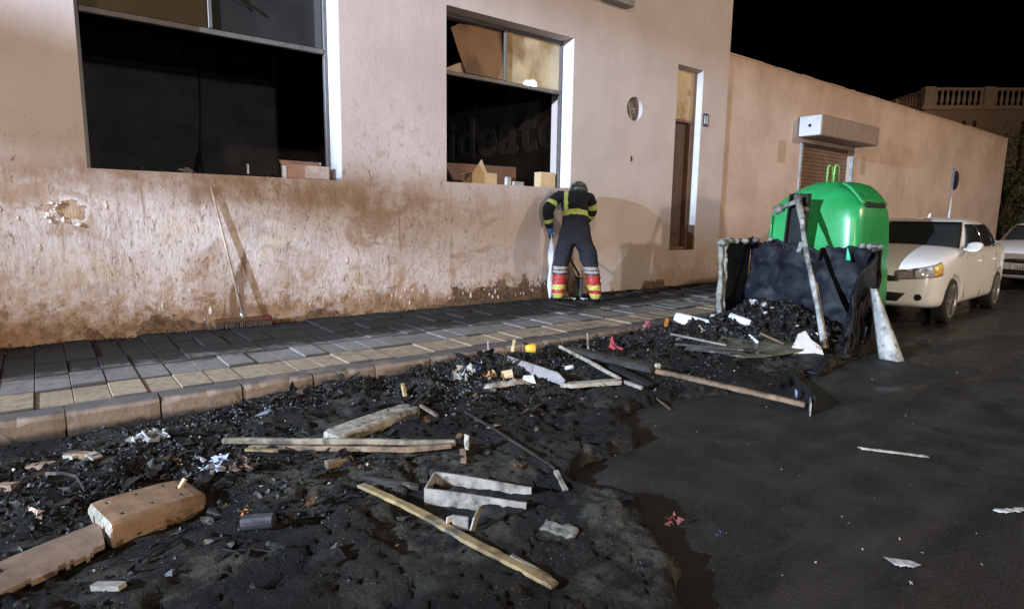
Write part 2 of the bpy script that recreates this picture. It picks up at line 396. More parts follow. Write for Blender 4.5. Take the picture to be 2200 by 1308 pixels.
M_YCUP = simple('yellow_cup', (0.85, 0.45, 0.03), 0.4, 0.5, var=0.1)
M_BLUE = simple('blue_scrap', (0.035, 0.05, 0.15), 0.6, 0.4, var=0.4, scale=20)
SOOT[:] = [0.0, 1.0]
M_ALU = simple('window_aluminium', (0.095, 0.088, 0.084), 0.45, 0.5, var=0.15, stain=(0.08, 0.075, 0.07), stain_amt=0.2)
M_ALUW = simple('lit_jamb_white', (0.62, 0.60, 0.60), 0.6, 0.3, var=0.08)
M_ROOM = simple('smoked_room', (0.036, 0.036, 0.041), 0.9, 0.1, var=0.25, scale=2.5)
M_DOOR = simple('dark_brown_door', (0.075, 0.038, 0.022), 0.5, 0.4, var=0.25, scale=6)
M_DFRAME = simple('red_brown_frame', (0.15, 0.075, 0.05), 0.5, 0.4, var=0.2, scale=6)
M_SHUT = simple('brown_shutter', (0.17, 0.105, 0.072), 0.55, 0.4, var=0.15, scale=6)
M_SHBOX = simple('shutter_housing', (0.26, 0.19, 0.155), 0.5, 0.4, var=0.1)
M_STEEL = simple('galvanised_steel', (0.42, 0.42, 0.42), 0.4, 0.5, metal=0.6, var=0.2)
M_DARKMETAL = simple('dark_metal', (0.013, 0.013, 0.014), 0.55, 0.2, var=0.3)

def glass_pane(name, col, rough=0.1, stain=None):
    s = Sh(name, rough, 0.6)
    n = s.noise(1.3, 5, 0.55, None, 0.4)
    c = s.mix(s.st(n, 0.35, 0.7), col, tuple(v * 1.35 for v in col))
    if stain:
        c = s.mix(s.mul(s.st(s.noise(1.9, 4, 0.5, s.pos((1, 1, 0.6))), 0.48, 0.66), 0.85), c, stain)
    s.color(c)
    return s.mat
M_PANE_B = glass_pane('beige_glass', (0.44, 0.36, 0.23), 0.015, (0.2, 0.11, 0.05))  # beige body colour with brown blotches
M_PANE_D = glass_pane('brown_sooted_glass', (0.20, 0.115, 0.06), 0.3, (0.09, 0.05, 0.03))
M_PANE_G = glass_pane('grey_glass', (0.019, 0.0185, 0.018), 0.08, (0.03, 0.03, 0.032))
M_PANE_W = glass_pane('brown_dusty_glass', (0.075, 0.058, 0.04), 0.08, (0.04, 0.03, 0.022))

# ------------------------------------------------------------------ geometry helper
OFF = {}
class Geo:
    def __init__(self):
        self.v = []; self.f = []; self.mi = []
    def add(self, vs, fs, mi=0):
        b = len(self.v)
        self.v.extend([tuple(p) for p in vs])
        self.f.extend([tuple(i + b for i in q) for q in fs]); self.mi.extend([mi] * len(fs))
        return self
    def box(self, c, s, rot=None, mi=0):
        c = Vector(c); h = Vector(s) * 0.5
        vs = []
        for dz in (-1, 1):
            for dx, dy in ((-1, -1), (1, -1), (1, 1), (-1, 1)):
                p = Vector((dx * h.x, dy * h.y, dz * h.z))
                if rot is not None: p = rot @ p
                vs.append(c + p)
        return self.add(vs, [(3, 2, 1, 0), (4, 5, 6, 7), (0, 1, 5, 4), (1, 2, 6, 5), (2, 3, 7, 6), (3, 0, 4, 7)], mi)
    def loft(self, rings, cap=True, closed=True, mi=0):
        n = len(rings[0]); vs = [p for r in rings for p in r]; fs = []
        for i in range(len(rings) - 1):
            for j in range(n if closed else n - 1):
                k = (j + 1) % n
                fs.append((i * n + j, i * n + k, (i + 1) * n + k, (i + 1) * n + j))
        if cap:
            fs.append(tuple(range(n - 1, -1, -1)))
            fs.append(tuple((len(rings) - 1) * n + j for j in range(n)))
        return self.add(vs, fs, mi)
    def tube(self, pts, r, n=10, mi=0, flat=1.0, cap=True):
        pts = [Vector(p) for p in pts]; rings = []
        ref = None
        for i, p in enumerate(pts):
            d = (pts[min(i + 1, len(pts) - 1)] - pts[max(i - 1, 0)]).normalized()
            if ref is None:
                ref = Vector((0, 0, 1)) if abs(d.z) < 0.9 else Vector((1, 0, 0))
            a = d.cross(ref).normalized(); b = a.cross(d).normalized()
            ref = b
            rr = r[i] if isinstance(r, (list, tuple)) else r
            rings.append([p + a * math.cos(2 * math.pi * k / n) * rr + b * math.sin(2 * math.pi * k / n) * rr * flat for k in range(n)])
        return self.loft(rings, cap, True, mi)
    def beam(self, pts, w, h, mi=0, prof=None, roll=0.0):
        """a bar with a rectangular (or given) cross-section along pts"""
        pts = [Vector(p) for p in pts]; rings = []
        prof = prof or [(-.5, -.5), (.5, -.5), (.5, .5), (-.5, .5)]
        for i, p in enumerate(pts):
            d = (pts[min(i + 1, len(pts) - 1)] - pts[max(i - 1, 0)]).normalized()
            up = Vector((0, 0, 1)) if abs(d.z) < 0.95 else Vector((1, 0, 0))
            a = d.cross(up).normalized(); b = a.cross(d).normalized()
            if roll:
                q = Matrix.Rotation(roll, 3, d); a = q @ a; b = q @ b
            ww = w[i] if isinstance(w, (list, tuple)) else w
            hh = h[i] if isinstance(h, (list, tuple)) else h
            rings.append([p + a * (x * ww) + b * (y * hh) for x, y in prof])
        return self.loft(rings, True, True, mi)
    def prism(self, poly, z0, z1, mi=0):
        n = len(poly)
        vs = [(x, y, z0) for x, y in poly] + [(x, y, z1) for x, y in poly]
        fs = [tuple(range(n - 1, -1, -1)), tuple(range(n, 2 * n))] + [(i, (i + 1) % n, n + (i + 1) % n, n + i) for i in range(n)]
        return self.add(vs, fs, mi)
    def build(self, name, mat, parent=None, bevel=0.0, smooth=False, loc=None, recalc=True, seg=2, sub=0):
        """parent: the thing this is a part of; loc: origin of a thing that is one mesh"""
        off = Vector(loc) if loc is not None else Vector((0, 0, 0))
        if parent is not None:
            off = OFF.get(parent.name, Vector((0, 0, 0)))
        me = bpy.data.meshes.new(name)
        me.from_pydata([tuple(Vector(p) - off) for p in self.v], [], self.f)
        mats = mat if isinstance(mat, (list, tuple)) else [mat]
        for m_ in mats: me.materials.append(m_)
        me.polygons.foreach_set('material_index', self.mi)
        if recalc or bevel:
            bm = bmesh.new(); bm.from_mesh(me)
            if recalc: bmesh.ops.recalc_face_normals(bm, faces=bm.faces)
            if bevel:
                ed = [e for e in bm.edges if len(e.link_faces) == 2 and e.calc_face_angle(0) > 0.6]
                bmesh.ops.bevel(bm, geom=ed, offset=bevel, segments=seg, affect='EDGES', clamp_overlap=True, profile=0.6)
            bm.to_mesh(me); bm.free()
        if smooth:
            me.polygons.foreach_set('use_smooth', [True] * len(me.polygons))
        me.update()
        o = bpy.data.objects.new(name, me)
        COL.objects.link(o)
        if parent is not None:
            o.parent = parent
        elif loc is not None:
            o.location = loc
        OFF[o.name] = off
        if sub:
            md = o.modifiers.new('sub', 'SUBSURF'); md.levels = sub; md.render_levels = sub
        return o

def tag(o, label=None, cat=None, group=None, kind=None):
    if label: o['label'] = label
    if cat: o['category'] = cat
    if group: o['group'] = group
    if kind: o['kind'] = kind
    return o
def thing(name, label, cat, loc=(0, 0, 0), group=None, rotz=0.0, local=False):
    o = bpy.data.objects.new(name, None)
    COL.objects.link(o)
    o.empty_display_size = 0.1
    o.location = loc; o.rotation_euler = (0, 0, rotz)
    OFF[o.name] = Vector((0, 0, 0)) if local else Vector(loc)
    return tag(o, label, cat, group)
def part_copy(o, parent, loc=None):
    c = o.copy(); COL.objects.link(c); c.parent = parent
    if loc is not None: c.location = loc
    return c
def bake(o):
    """apply an object's modifiers"""
    dg = bpy.context.evaluated_depsgraph_get()
    me = bpy.data.meshes.new_from_object(o.evaluated_get(dg))
    o.modifiers.clear(); o.data = me
    return o
def boolean(o, cutter_geo, name='cut'):
    c = cutter_geo.build(name, M_BLACK)
    c.matrix_world = Matrix.Translation(OFF.get(o.name, Vector()) * 0)
    # cutter is given in the mesh's own coordinates
    off = OFF.get(o.name, Vector())
    for v in c.data.vertices: v.co = v.co - off
    if o.parent is not None:
        c.matrix_world = o.parent.matrix_basis @ o.matrix_basis
    else:
        c.matrix_world = o.matrix_basis
    md = o.modifiers.new('bool', 'BOOLEAN'); md.operation = 'DIFFERENCE'; md.object = c; md.solver = 'EXACT'
    bpy.context.view_layer.update()
    bake(o)
    bpy.data.objects.remove(c)
    return o
def sheet(name, fn, nu, nv, mat, parent=None, thick=0.01, keep=None, smooth=True, loc=None):
    g = Geo(); vs = [fn(i / nu, j / nv) for j in range(nv + 1) for i in range(nu + 1)]
    fs = []
    for j in range(nv):
        for i in range(nu):
            if keep is None or keep((i + .5) / nu, (j + .5) / nv):
                a = j * (nu + 1) + i
                fs.append((a, a + 1, a + nu + 2, a + nu + 1))
    g.add(vs, fs)
    o = g.build(name, mat, parent, smooth=smooth, loc=loc)
    bm = bmesh.new(); bm.from_mesh(o.data)
    bmesh.ops.delete(bm, geom=[v for v in bm.verts if not v.link_faces], context='VERTS')
    bm.to_mesh(o.data); bm.free()
    md = o.modifiers.new('thick', 'SOLIDIFY'); md.thickness = thick; md.offset = 0
    return o
# ================================================================== GROUND, KERB, PAVEMENT
WALLY = 7.22
SWZ = 0.17
g = Geo()
g.add([(-160, -160, 0), (260, -160, 0), (260, 260, 0), (-160, 260, 0)], [(0, 1, 2, 3)])
road = g.build('road', M_ROAD, recalc=False)
tag(road, 'dark wet asphalt street beside the kerb', kind='structure')

BURN = [(-1.6, 4.72), (7.75, 4.72), (7.7, 2.75), (6.6, 2.72), (5.7, 2.62), (4.9, 2.55), (4.2, 2.85), (3.5, 2.95), (3.12, 2.78),
        (3.06, 2.52), (2.86, 2.37), (2.42, 2.40), (2.2, 2.26), (2.24, 1.92), (2.08, 1.66), (1.99, 1.42), (1.78, 1.2), (1.35, 0.75), (0.6, 0.45), (-1.6, 0.5)]
def burn_sd(x, y):
    """signed distance to the edge of the burnt crust, positive inside"""
    x = np.asarray(x, float); y = np.asarray(y, float)
    d = np.full(x.shape, 1e9); ins = np.zeros(x.shape, bool)
    n = len(BURN)
    for i in range(n):
        ax, ay = BURN[i]; bx, by = BURN[(i + 1) % n]
        ex, ey = bx - ax, by - ay
        t = np.clip(((x - ax) * ex + (y - ay) * ey) / (ex * ex + ey * ey), 0, 1)
        d = np.minimum(d, np.hypot(x - ax - t * ex, y - ay - t * ey))
        c = ((ay > y) != (by > y))
        xi = ex * (y - ay) / (ey if ey else 1e-9) + ax
        ins ^= (c & (x < xi))
    return np.where(ins, d, -d)
HEAPS = [(0.15, 3.85, .5, .3, .035), (0.0, 3.45, .4, .35, .05), (0.6, 3.9, .4, .35, .03), (2.0, 4.45, .8, .12, .045),
         (2.9, 4.25, .7, .35, .06), (3.9, 4.5, .8, .22, .06), (2.6, 3.75, .5, .35, .035), (4.6, 3.9, .9, .45, .05), (5.6, 4.0, .7, .5, .07),
         (7.05, 3.80, .62, .66, .34), (6.35, 3.75, .5, .55, .12), (5.9, 4.25, .4, .3, .08), (0.35, 2.75, .4, .3, .04), (0.75, 2.5, .5, .4, .03), (1.95, 1.85, .2, .14, .04), (1.98, 1.70, .2, .14, .04), (5.2, 3.2, .6, .3, .04)]
def heap(x, y):
    h = 0
    for cx, cy, sx, sy, a in HEAPS:
        h = h + a * np.exp(-((x - cx) / sx) ** 2 - ((y - cy) / sy) ** 2)
    return h
def crust_h(x, y):
    x = np.asarray(x, float); y = np.asarray(y, float)
    sd = burn_sd(x, y) + 0.16 * (fbm(x * 5, y * 5, 3, 4) - 0.5) + 0.03 * (fbm(x * 22, y * 22, 9, 2) - 0.5)
    m = sstep(sd, 0.0, 0.05)
    n1 = fbm(x * 2.2, y * 2.2, 21, 4); n2 = fbm(x * 9, y * 9, 31, 4); n3 = fbm(x * 30, y * 30, 41, 3)
    hp = heap(x, y)
    lobes = sstep(n1 + .05 * (n2 - .5), 0.45, 0.475) * 0.022
    crack = np.abs(fbm(x * 3.1, y * 3.1, 77, 4) - 0.5)
    h = m * (0.010 + lobes + 0.044 * n2 * (0.4 + sstep(n1, 0.3, 0.7)) + 0.024 * n3 + .018 * sstep(sd, .22, .03) * n2 - 0.026 * sstep(crack, 0.012, 0.0) + hp * (0.65 + 0.7 * n2))
    calm = 1 - .72 * (1 - sstep(x, .7, 1.7)) * sstep(y, 4.05, 4.4)
    calm = calm * (1 - .75 * np.exp(-((x - .22) / .5) ** 2 - ((y - 2.98) / .36) ** 2))
    return h * calm - 0.012 * (1 - m)
def gz(x, y):
    return max(0.0, float(crust_h(np.array([x]), np.array([y]))[0]))

xs = np.arange(-1.45, 7.76, 0.022); ys = np.arange(0.45, 4.70, 0.022)
GX, GY = np.meshgrid(xs, ys)
GZ = crust_h(GX, GY)
nx, ny = len(xs), len(ys)
vs = np.stack([GX.ravel(), GY.ravel(), GZ.ravel()], 1)
idx = np.arange(nx * ny).reshape(ny, nx)
quads = np.stack([idx[:-1, :-1].ravel(), idx[:-1, 1:].ravel(), idx[1:, 1:].ravel(), idx[1:, :-1].ravel()], 1)
zq = GZ.ravel()[quads].max(1)
quads = quads[zq > -0.0119]
me = bpy.data.meshes.new('burnt_crust')
me.from_pydata(vs.tolist(), [], quads.tolist())
me.materials.append(M_CRUST)
me.polygons.foreach_set('use_smooth', [True] * len(me.polygons))
crust = bpy.data.objects.new('burnt_crust', me); COL.objects.link(crust)
tag(crust, 'black crust of melted and burnt residue spread over the asphalt', 'burnt residue', kind='stuff')

# kerb stones
kerb = thing('kerb', None, None, (0, 4.68, 0)); tag(kerb, 'long concrete kerb between road and pavement', kind='structure')
def kerb_stone_geo(L):
    g = Geo(); rings = []
    N = 9
    for i in range(N + 1):
        t = i / N; x = -L / 2 + L * t
        chip = 0.006 * random.random() + (0.012 if random.random() < 0.2 else 0)
        e = 0.004 if i in (0, N) else 0
        rings.append([(x, 4.68 + e, 0.0), (x, 4.68 + e, 0.135 - chip), (x, 4.688 + e, 0.152 - chip), (x, 4.708 + chip, SWZ - 0.003 - e),
                      (x, 4.735, SWZ), (x, 4.84, SWZ), (x, 4.84, 0.0)])
    g.loft(rings)
    return g
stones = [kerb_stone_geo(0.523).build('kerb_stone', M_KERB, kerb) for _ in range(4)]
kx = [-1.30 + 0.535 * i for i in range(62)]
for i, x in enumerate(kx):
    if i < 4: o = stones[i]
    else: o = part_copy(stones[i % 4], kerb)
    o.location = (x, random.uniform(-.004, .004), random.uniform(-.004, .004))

# pavement slab with single pavers
_pg = Geo().box((15.0, 6.27, 0.07), (33.0, 1.90, 0.146)); _pg.box((15.0, 5.08, 0.07), (33.0, 0.47, 0.1465), None, 1)
pav = _pg.build('pavement', [M_GROUT, simple('pale_mortar', (0.40, 0.34, 0.27), 0.7, 0.3, var=0.3, stain=(0.06, 0.05, 0.045), stain_amt=0.35)])
tag(pav, 'pavement of small beige and grey pavers along the wall', kind='structure')
OFF[pav.name] = Vector((0, 0, 0))
PW, rows = 0.213, [(4.852, 5.312, M_TILE_B), (5.322, 5.80, M_TILE_G), (5.81, 6.28, M_TILE_G), (6.29, 6.75, M_TILE_G), (6.76, 7.21, M_TILE_G)]
protos = []
for y0, y1, m_ in rows:
    g = Geo().box((0, (y0 + y1) / 2, 0.155), (PW - 0.005, y1 - y0, 0.03))
    protos.append(g.build('paving_tile', m_, pav, bevel=0.003, seg=1))
first = [True] * 5
for r in range(5):
    x = -0.86 + 0.106 * (r % 2) * 0
    while x < 11.2:
        if first[r]: o = protos[r]; first[r] = False
        else: o = part_copy(protos[r], pav)
        o.location = (x, 0, random.uniform(-0.0012, 0.0012))
        o.rotation_euler = (random.uniform(-.002, .002), random.uniform(-.003, .003), 0)
        x += PW
far = Geo()
for r in range(5):
    y0, y1, m_ = rows[r]
    x = 11.25
    while x < 31:
        far.box((x, (y0 + y1) / 2, 0.155), (PW - 0.01, y1 - y0 - 0.004, 0.03)); x += PW
far = far.build('distant_paving', M_TILE_G, pav); tag(far, kind='stuff')

# dark dirt swept against the wall foot: fine grit
def chunk_cloud(name, pts, sizes, mat, flat=(0.5, 1.0), elong=(0.8, 1.6), cat=None, label=None, parent=None):
    ico = np.array([(0, 0, -1), (.72, .53, -.45), (-.28, .85, -.45), (-.89, 0, -.45), (-.28, -.85, -.45), (.72, -.53, -.45),
                    (.28, .85, .45), (-.72, .53, .45), (-.72, -.53, .45), (.28, -.85, .45), (.89, 0, .45), (0, 0, 1)])
    tri = np.array([(0, 1, 5), (0, 2, 1), (0, 3, 2), (0, 4, 3), (0, 5, 4), (1, 2, 6), (2, 3, 7), (3, 4, 8), (4, 5, 9), (5, 1, 10),
                    (1, 6, 10), (2, 7, 6), (3, 8, 7), (4, 9, 8), (5, 10, 9), (6, 7, 11), (7, 8, 11), (8, 9, 11), (9, 10, 11), (10, 6, 11)])
    n = len(pts)
    V = ico[None] * (1 + rng.uniform(-.55, .55, (n, 12, 1)))
    V = V * np.stack([sizes * rng.uniform(*elong, n), sizes * rng.uniform(.6, 1.0, n), sizes * rng.uniform(*flat, n)], 1)[:, None, :]
    a = rng.uniform(0, 2 * np.pi, n); t = rng.normal(0, .5, n)
    ca, sa, ct, st_ = np.cos(a), np.sin(a), np.cos(t), np.sin(t)
    X = V[..., 0] * ct[:, None] + V[..., 2] * st_[:, None]; Z = -V[..., 0] * st_[:, None] + V[..., 2] * ct[:, None]; Y = V[..., 1]
    P = np.stack([X * ca[:, None] - Y * sa[:, None], X * sa[:, None] + Y * ca[:, None], Z], 2) + pts[:, None, :]
    F = (tri[None] + 12 * np.arange(n)[:, None, None]).reshape(-1, 3)
    me = bpy.data.meshes.new(name)
    me.from_pydata(P.reshape(-1, 3).tolist(), [], F.tolist())
    me.materials.append(mat); me.update()
    o = bpy.data.objects.new(name, me); COL.objects.link(o)
    if parent: o.parent = parent
    return tag(o, label, cat, kind='stuff')
def chunk_material(name, lo, hi, rough):
    s = Sh(name, rough, 0.3)
    n = s.noise(40, 4, 0.7)
    s.color(s.mix(s.st(n, 0.35, 0.7), lo, hi))
    s.bump(s.noise(160, 3, .6), 0.5, 0.003)
    return s.mat
M_COAL = chunk_material('glossy_cinder', (0.004, 0.004, 0.004), (0.016, 0.015, 0.0142), 0.5)
M_ASH = chunk_material('grey_ash', (0.16, 0.155, 0.15), (0.42, 0.41, 0.40), 0.8)
M_FLECK = chunk_material('mixed_scrap', (0.12, 0.085, 0.05), (0.55, 0.5, 0.42), 0.7)

def scatter(n, fields, smin, smax, power=2.4, sink=0.25):
    """n points spread over gaussian fields (cx, cy, sx, sy, weight), lying on the crust"""
    w = np.array([f[4] for f in fields], float); w /= w.sum()
    k = rng.choice(len(fields), n, p=w)
    f = np.array(fields)[k]
    x = f[:, 0] + rng.normal(0, 1, n) * f[:, 2]; y = f[:, 1] + rng.normal(0, 1, n) * f[:, 3]
    ok = (burn_sd(x, y) > 0.0) & (y < 4.64) & (x < 7.62) & (x > -1.4) & (y > 0.5)
    x, y = x[ok], y[ok]
    s = smin + (smax - smin) * rng.random(len(x)) ** power
    z = np.maximum(crust_h(x, y), 0) + s * sink
    return np.stack([x, y, z], 1), s
F_KERB = [(1.1, 4.45, .4, .10, .6), (2.0, 4.5, .6, .11, 1.8), (3.0, 4.35, .6, .2, 2.0), (4.0, 4.4, .6, .2, 1.6), (5.0, 4.2, .6, .3, 1.2)]
F_MID = [(0.1, 3.95, .45, .35, 1.2), (0.6, 3.8, .4, .3, 1.0), (2.65, 3.85, .35, .3, 1.3), (0.0, 3.45, .25, .2, .7), (3.2, 3.9, .4, .35, .8), (0.9, 2.9, .5, .4, .6), (4.6, 3.5, .7, .5, .7), (5.6, 3.8, .6, .5, 1.0)]
F_BIN = [(7.0, 3.8, .42, .5, 1.0), (6.35, 3.75, .4, .4, .5), (5.9, 4.25, .3, .22, .3)]
p, s_ = scatter(16000, F_KERB, .002, .020, 3.5, .1)
chunk_cloud('cinders', p, s_, M_COAL, label='glossy black cinders heaped along the foot of the kerb', cat='cinders')
p, s_ = scatter(15000, F_MID, .002, .018, 4.0, .1)
chunk_cloud('cinders', p, s_, M_COAL, label='black cinders strewn among the burnt debris in mid road', cat='cinders')
p, s_ = scatter(6000, F_BIN, .004, .045, 2.6, .15)
chunk_cloud('burnt_refuse', p, s_, M_COAL, label='heap of charred refuse inside the melted container', cat='burnt refuse')
p, s_ = scatter(3200, F_KERB + [(2.62, 3.95, .18, .16, 3.0), (0.55, 3.75, .35, .25, 1.2), (2.9, 3.8, .3, .2, 1.0)], .0012, .008, 2.6, .6)
chunk_cloud('ash_flakes', p, s_, M_ASH, (.2, .5), label='pale ash flakes sprinkled over the black cinders', cat='ash')
p, s_ = scatter(260, F_MID + F_KERB, .004, .013, 2.0, .5)
chunk_cloud('scrap_crumbs', p, s_, M_FLECK, (.25, .6), label='small buff crumbs of scrap between the cinders', cat='crumbs')
p, s_ = scatter(110, F_MID + F_KERB, .012, .035, 2.0, .0)
chunk_cloud('charred_lumps', p, s_, M_COAL, (.3, .8), (.8, 2.4), label='larger charred lumps half sunk in the black residue', cat='charred lumps')
p, s_ = scatter(60, F_BIN, .012, .034, 1.5, .7)
chunk_cloud('scrap_crumbs', p, s_, M_FLECK, (.25, .6), label='buff scraps on the charred heap in the container', cat='crumbs')
n = 1500
x = rng.uniform(-.6, 9.5, n); y = 7.2 - np.abs(rng.normal(0, .16, n))
sz = rng.uniform(.003, .012, n)
chunk_cloud('soot_grit', np.stack([x, y, 0.17 + sz * .3], 1), sz, M_COAL, (.3, .7), label='black grit lying along the foot of the plastered wall', cat='grit')
n = 150
x = rng.uniform(2.0, 9.5, n); y = rng.uniform(0.3, 4.4, n)
ok = burn_sd(x, y) < 0.03
x, y = x[ok], y[ok]; sz = .002 + .006 * rng.random(len(x)) ** 3
chunk_cloud('road_grit', np.stack([x, y, sz * .3], 1), sz, M_FLECK, (.3, .7), label='loose pale grit scattered over the open asphalt', cat='grit')

# ================================================================== BUILDINGS
def wall_panel(g, x0, x1, z0, z1, y0, y1, openings, mi=0):
    """front wall between y0 (street side) and y1 with real rectangular openings"""
    X = sorted({x0, x1, *[o[0] for o in openings], *[o[1] for o in openings]})
    Z = sorted({z0, z1, *[o[2] for o in openings], *[o[3] for o in openings]})
    def solid(i, j):
        if i < 0 or j < 0 or i >= len(X) - 1 or j >= len(Z) - 1: return False
        cx, cz = (X[i] + X[i + 1]) / 2, (Z[j] + Z[j + 1]) / 2
        return not any(o[0] < cx < o[1] and o[2] < cz < o[3] for o in openings)
    for i in range(len(X) - 1):
        for j in range(len(Z) - 1):
            if not solid(i, j): continue
            a, b, c, d = X[i], X[i + 1], Z[j], Z[j + 1]
            g.add([(a, y0, c), (b, y0, c), (b, y0, d), (a, y0, d)], [(0, 1, 2, 3)], mi)
            g.add([(a, y1, c), (b, y1, c), (b, y1, d), (a, y1, d)], [(3, 2, 1, 0)], mi)
            if not solid(i - 1, j): g.add([(a, y0, c), (a, y0, d), (a, y1, d), (a, y1, c)], [(0, 1, 2, 3)], mi)
            if not solid(i + 1, j): g.add([(b, y0, c), (b, y1, c), (b, y1, d), (b, y0, d)], [(0, 1, 2, 3)], mi)
            if not solid(i, j - 1): g.add([(a, y0, c), (a, y1, c), (b, y1, c), (b, y0, c)], [(0, 1, 2, 3)], mi)
            if not solid(i, j + 1): g.add([(a, y0, d), (b, y0, d), (b, y1, d), (a, y1, d)], [(0, 1, 2, 3)], mi)
    return g

bld = thing('corner_building', 'tall stained plaster building with two burnt out windows and a narrow door', 'building', (5.0, WALLY, 0.0))
W1 = (0.41, 2.972, 1.845, 4.35); W2 = (4.455, 6.772, 1.90, 4.182); DR = (9.35, 10.125, 0.85, 4.208)
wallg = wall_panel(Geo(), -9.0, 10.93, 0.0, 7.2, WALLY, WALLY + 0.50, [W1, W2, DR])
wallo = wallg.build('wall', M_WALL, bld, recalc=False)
bm = bmesh.new(); bm.from_mesh(wallo.data); bmesh.ops.remove_doubles(bm, verts=bm.verts, dist=1e-5); bmesh.ops.recalc_face_normals(bm, faces=bm.faces); bm.to_mesh(wallo.data); bm.free()
cut = Geo().tube([(8.225, WALLY - 0.2, 3.295), (8.225, WALLY + 0.13, 3.295)], 0.2, 32)
boolean(wallo, cut)
g = Geo()
g.box((-9.25, 12.5, 3.6), (0.5, 9.56, 7.2)); g.box((10.68, 12.5, 3.6), (0.5, 9.55, 7.2)); g.box((0.96, 17.0, 3.6), (19.9, 0.5, 7.2))
g.build('rear_walls', M_WALL, bld)
Geo().box((0.96, 12.1, 7.25), (20.9, 10.3, 0.1)).build('roof', M_WING, bld)
# interior of the two burnt rooms
g = Geo()
g.add([(-2.5, 10.8, 0.3), (4.0, 10.8, 0.3), (4.0, 10.8, 4.02), (-2.5, 10.8, 4.02)], [(0, 1, 2, 3)])
g.build('room_back_wall', M_ROOM, bld)
Geo().box((4.05, 11.1, 2.3), (0.1, 6.7, 4.4)).build('room_partition', M_ROOM, bld)
Geo().box((6.97, 11.1, 2.3), (0.12, 6.7, 4.4)).build('room_partition', M_ROOM, bld)
g = Geo(); g.box((2.2, 11.2, 4.62), (9.4, 6.9, 0.1)); g.build('room_ceiling', M_BLACK, bld)
g = Geo(); g.box((0.75, 9.27, 4.06), (6.5, 3.1, 0.06)); g.build('room_ceiling', M_ROOM, bld)
g = Geo(); g.box((2.2, 11.2, 0.42), (9.4, 6.9, 0.1)); g.build('room_floor', M_BLACK, bld)
# conduit with a broken end on the back wall
g = Geo(); g.tube([(2.16, 10.77, 3.98), (2.14, 10.77, 3.0), (2.10, 10.77, 2.3), (2.12, 10.74, 2.05), (2.2, 10.7, 1.6)], 0.014, 8)
g.tube([(2.08, 10.76, 2.35), (2.02, 10.74, 2.05), (2.05, 10.7, 1.6)], 0.03, 8)
g.build('conduit', M_BLACK, bld, smooth=True)
# window with frame, transom, mullion and what is left of the panes
def window(openg, yb, name_mull_x, transom_z, panes):
    x0, x1, z0, z1 = openg
    g = Geo()
    t = 0.05
    g.box((x1 - t / 2 - .003, yb, (z0 + z1) / 2), (t, 0.06, z1 - z0 - .01))
    g.box((x0 + t / 2 + .003, yb, (z0 + z1) / 2), (t, 0.06, z1 - z0 - .01))
    g.box(((x0 + x1) / 2, yb, z1 - .028), (x1 - x0 - .112, 0.058, .05))
    g.box(((x0 + x1) / 2, yb, transom_z), (x1 - x0 - .112, 0.07, .055))
    g.box((name_mull_x, yb - .002, (transom_z + z1) / 2 - .01), (0.04, 0.056, z1 - transom_z - .09))
    w = g.build('window_frame', M_ALU, bld, bevel=0.004, seg=1)
    for p in panes:
        poly, m_, dy, tilt = p
        gg = Geo(); n = len(poly)
        vs = [(a, yb + dy + tilt * (b - transom_z), b) for a, b in poly] + [(a, yb + dy + .008 + tilt * (b - transom_z), b) for a, b in poly]
        gg.add(vs, [tuple(range(n)), tuple(range(2 * n - 1, n - 1, -1))] + [(i, (i + 1) % n, n + (i + 1) % n, n + i) for i in range(n)])
        gg.build('pane', m_, w)
    return w
w1 = window(W1, 7.60, 1.655, 3.40, [([(0.47, 3.44), (1.63, 3.44), (1.63, 4.28), (0.47, 4.28)], M_PANE_W, 0, 0),
                                    ([(1.68, 3.44), (2.91, 3.44), (2.91, 4.28), (1.68, 4.28)], M_PANE_G, 0, 0)])
w2 = window(W2, 7.49, 5.63, 3.40, [([(5.655, 3.435), (6.715, 3.435), (6.715, 4.13), (5.655, 4.13)], M_PANE_B, 0, 0),
                                   ([(4.93, 3.44), (5.605, 3.435), (5.605, 4.12), (5.2, 4.13), (4.86, 4.1), (4.72, 4.02), (4.83, 3.7)], M_PANE_D, -.03, 0.12),
                                   ([(4.55, 3.43), (5.605, 3.43), (5.605, 3.50), (5.2, 3.53), (4.85, 3.57), (4.7, 3.5)], M_PANE_D, .015, 0)])
# white sheets on the jambs facing the floodlight, its light put into their colour
for (x1, z0, z1, yb, zc) in ((W1[1], W1[2] + .03, W1[3], 7.56, 0), (W2[1], W2[2] + .02, W2[3], 7.455, 0), (DR[1], 1.335, DR[3], 7.345, 0)):
    Geo().box((x1 - .004, (WALLY + yb) / 2 + .004, (z0 + z1) / 2), (0.008, yb - WALLY, z1 - z0 - .006)).build('lit_jamb_sheet', M_ALUW, bld)
# torn flex hanging in the right-hand upper light of the first window
Geo().tube([(1.78, 7.56, 4.3), (1.80, 7.555, 4.0), (1.88, 7.55, 3.8), (2.02, 7.55, 3.75), (2.1, 7.555, 3.7)], .014, 6).build('hanging_flex', M_BLACK, bld, smooth=True)
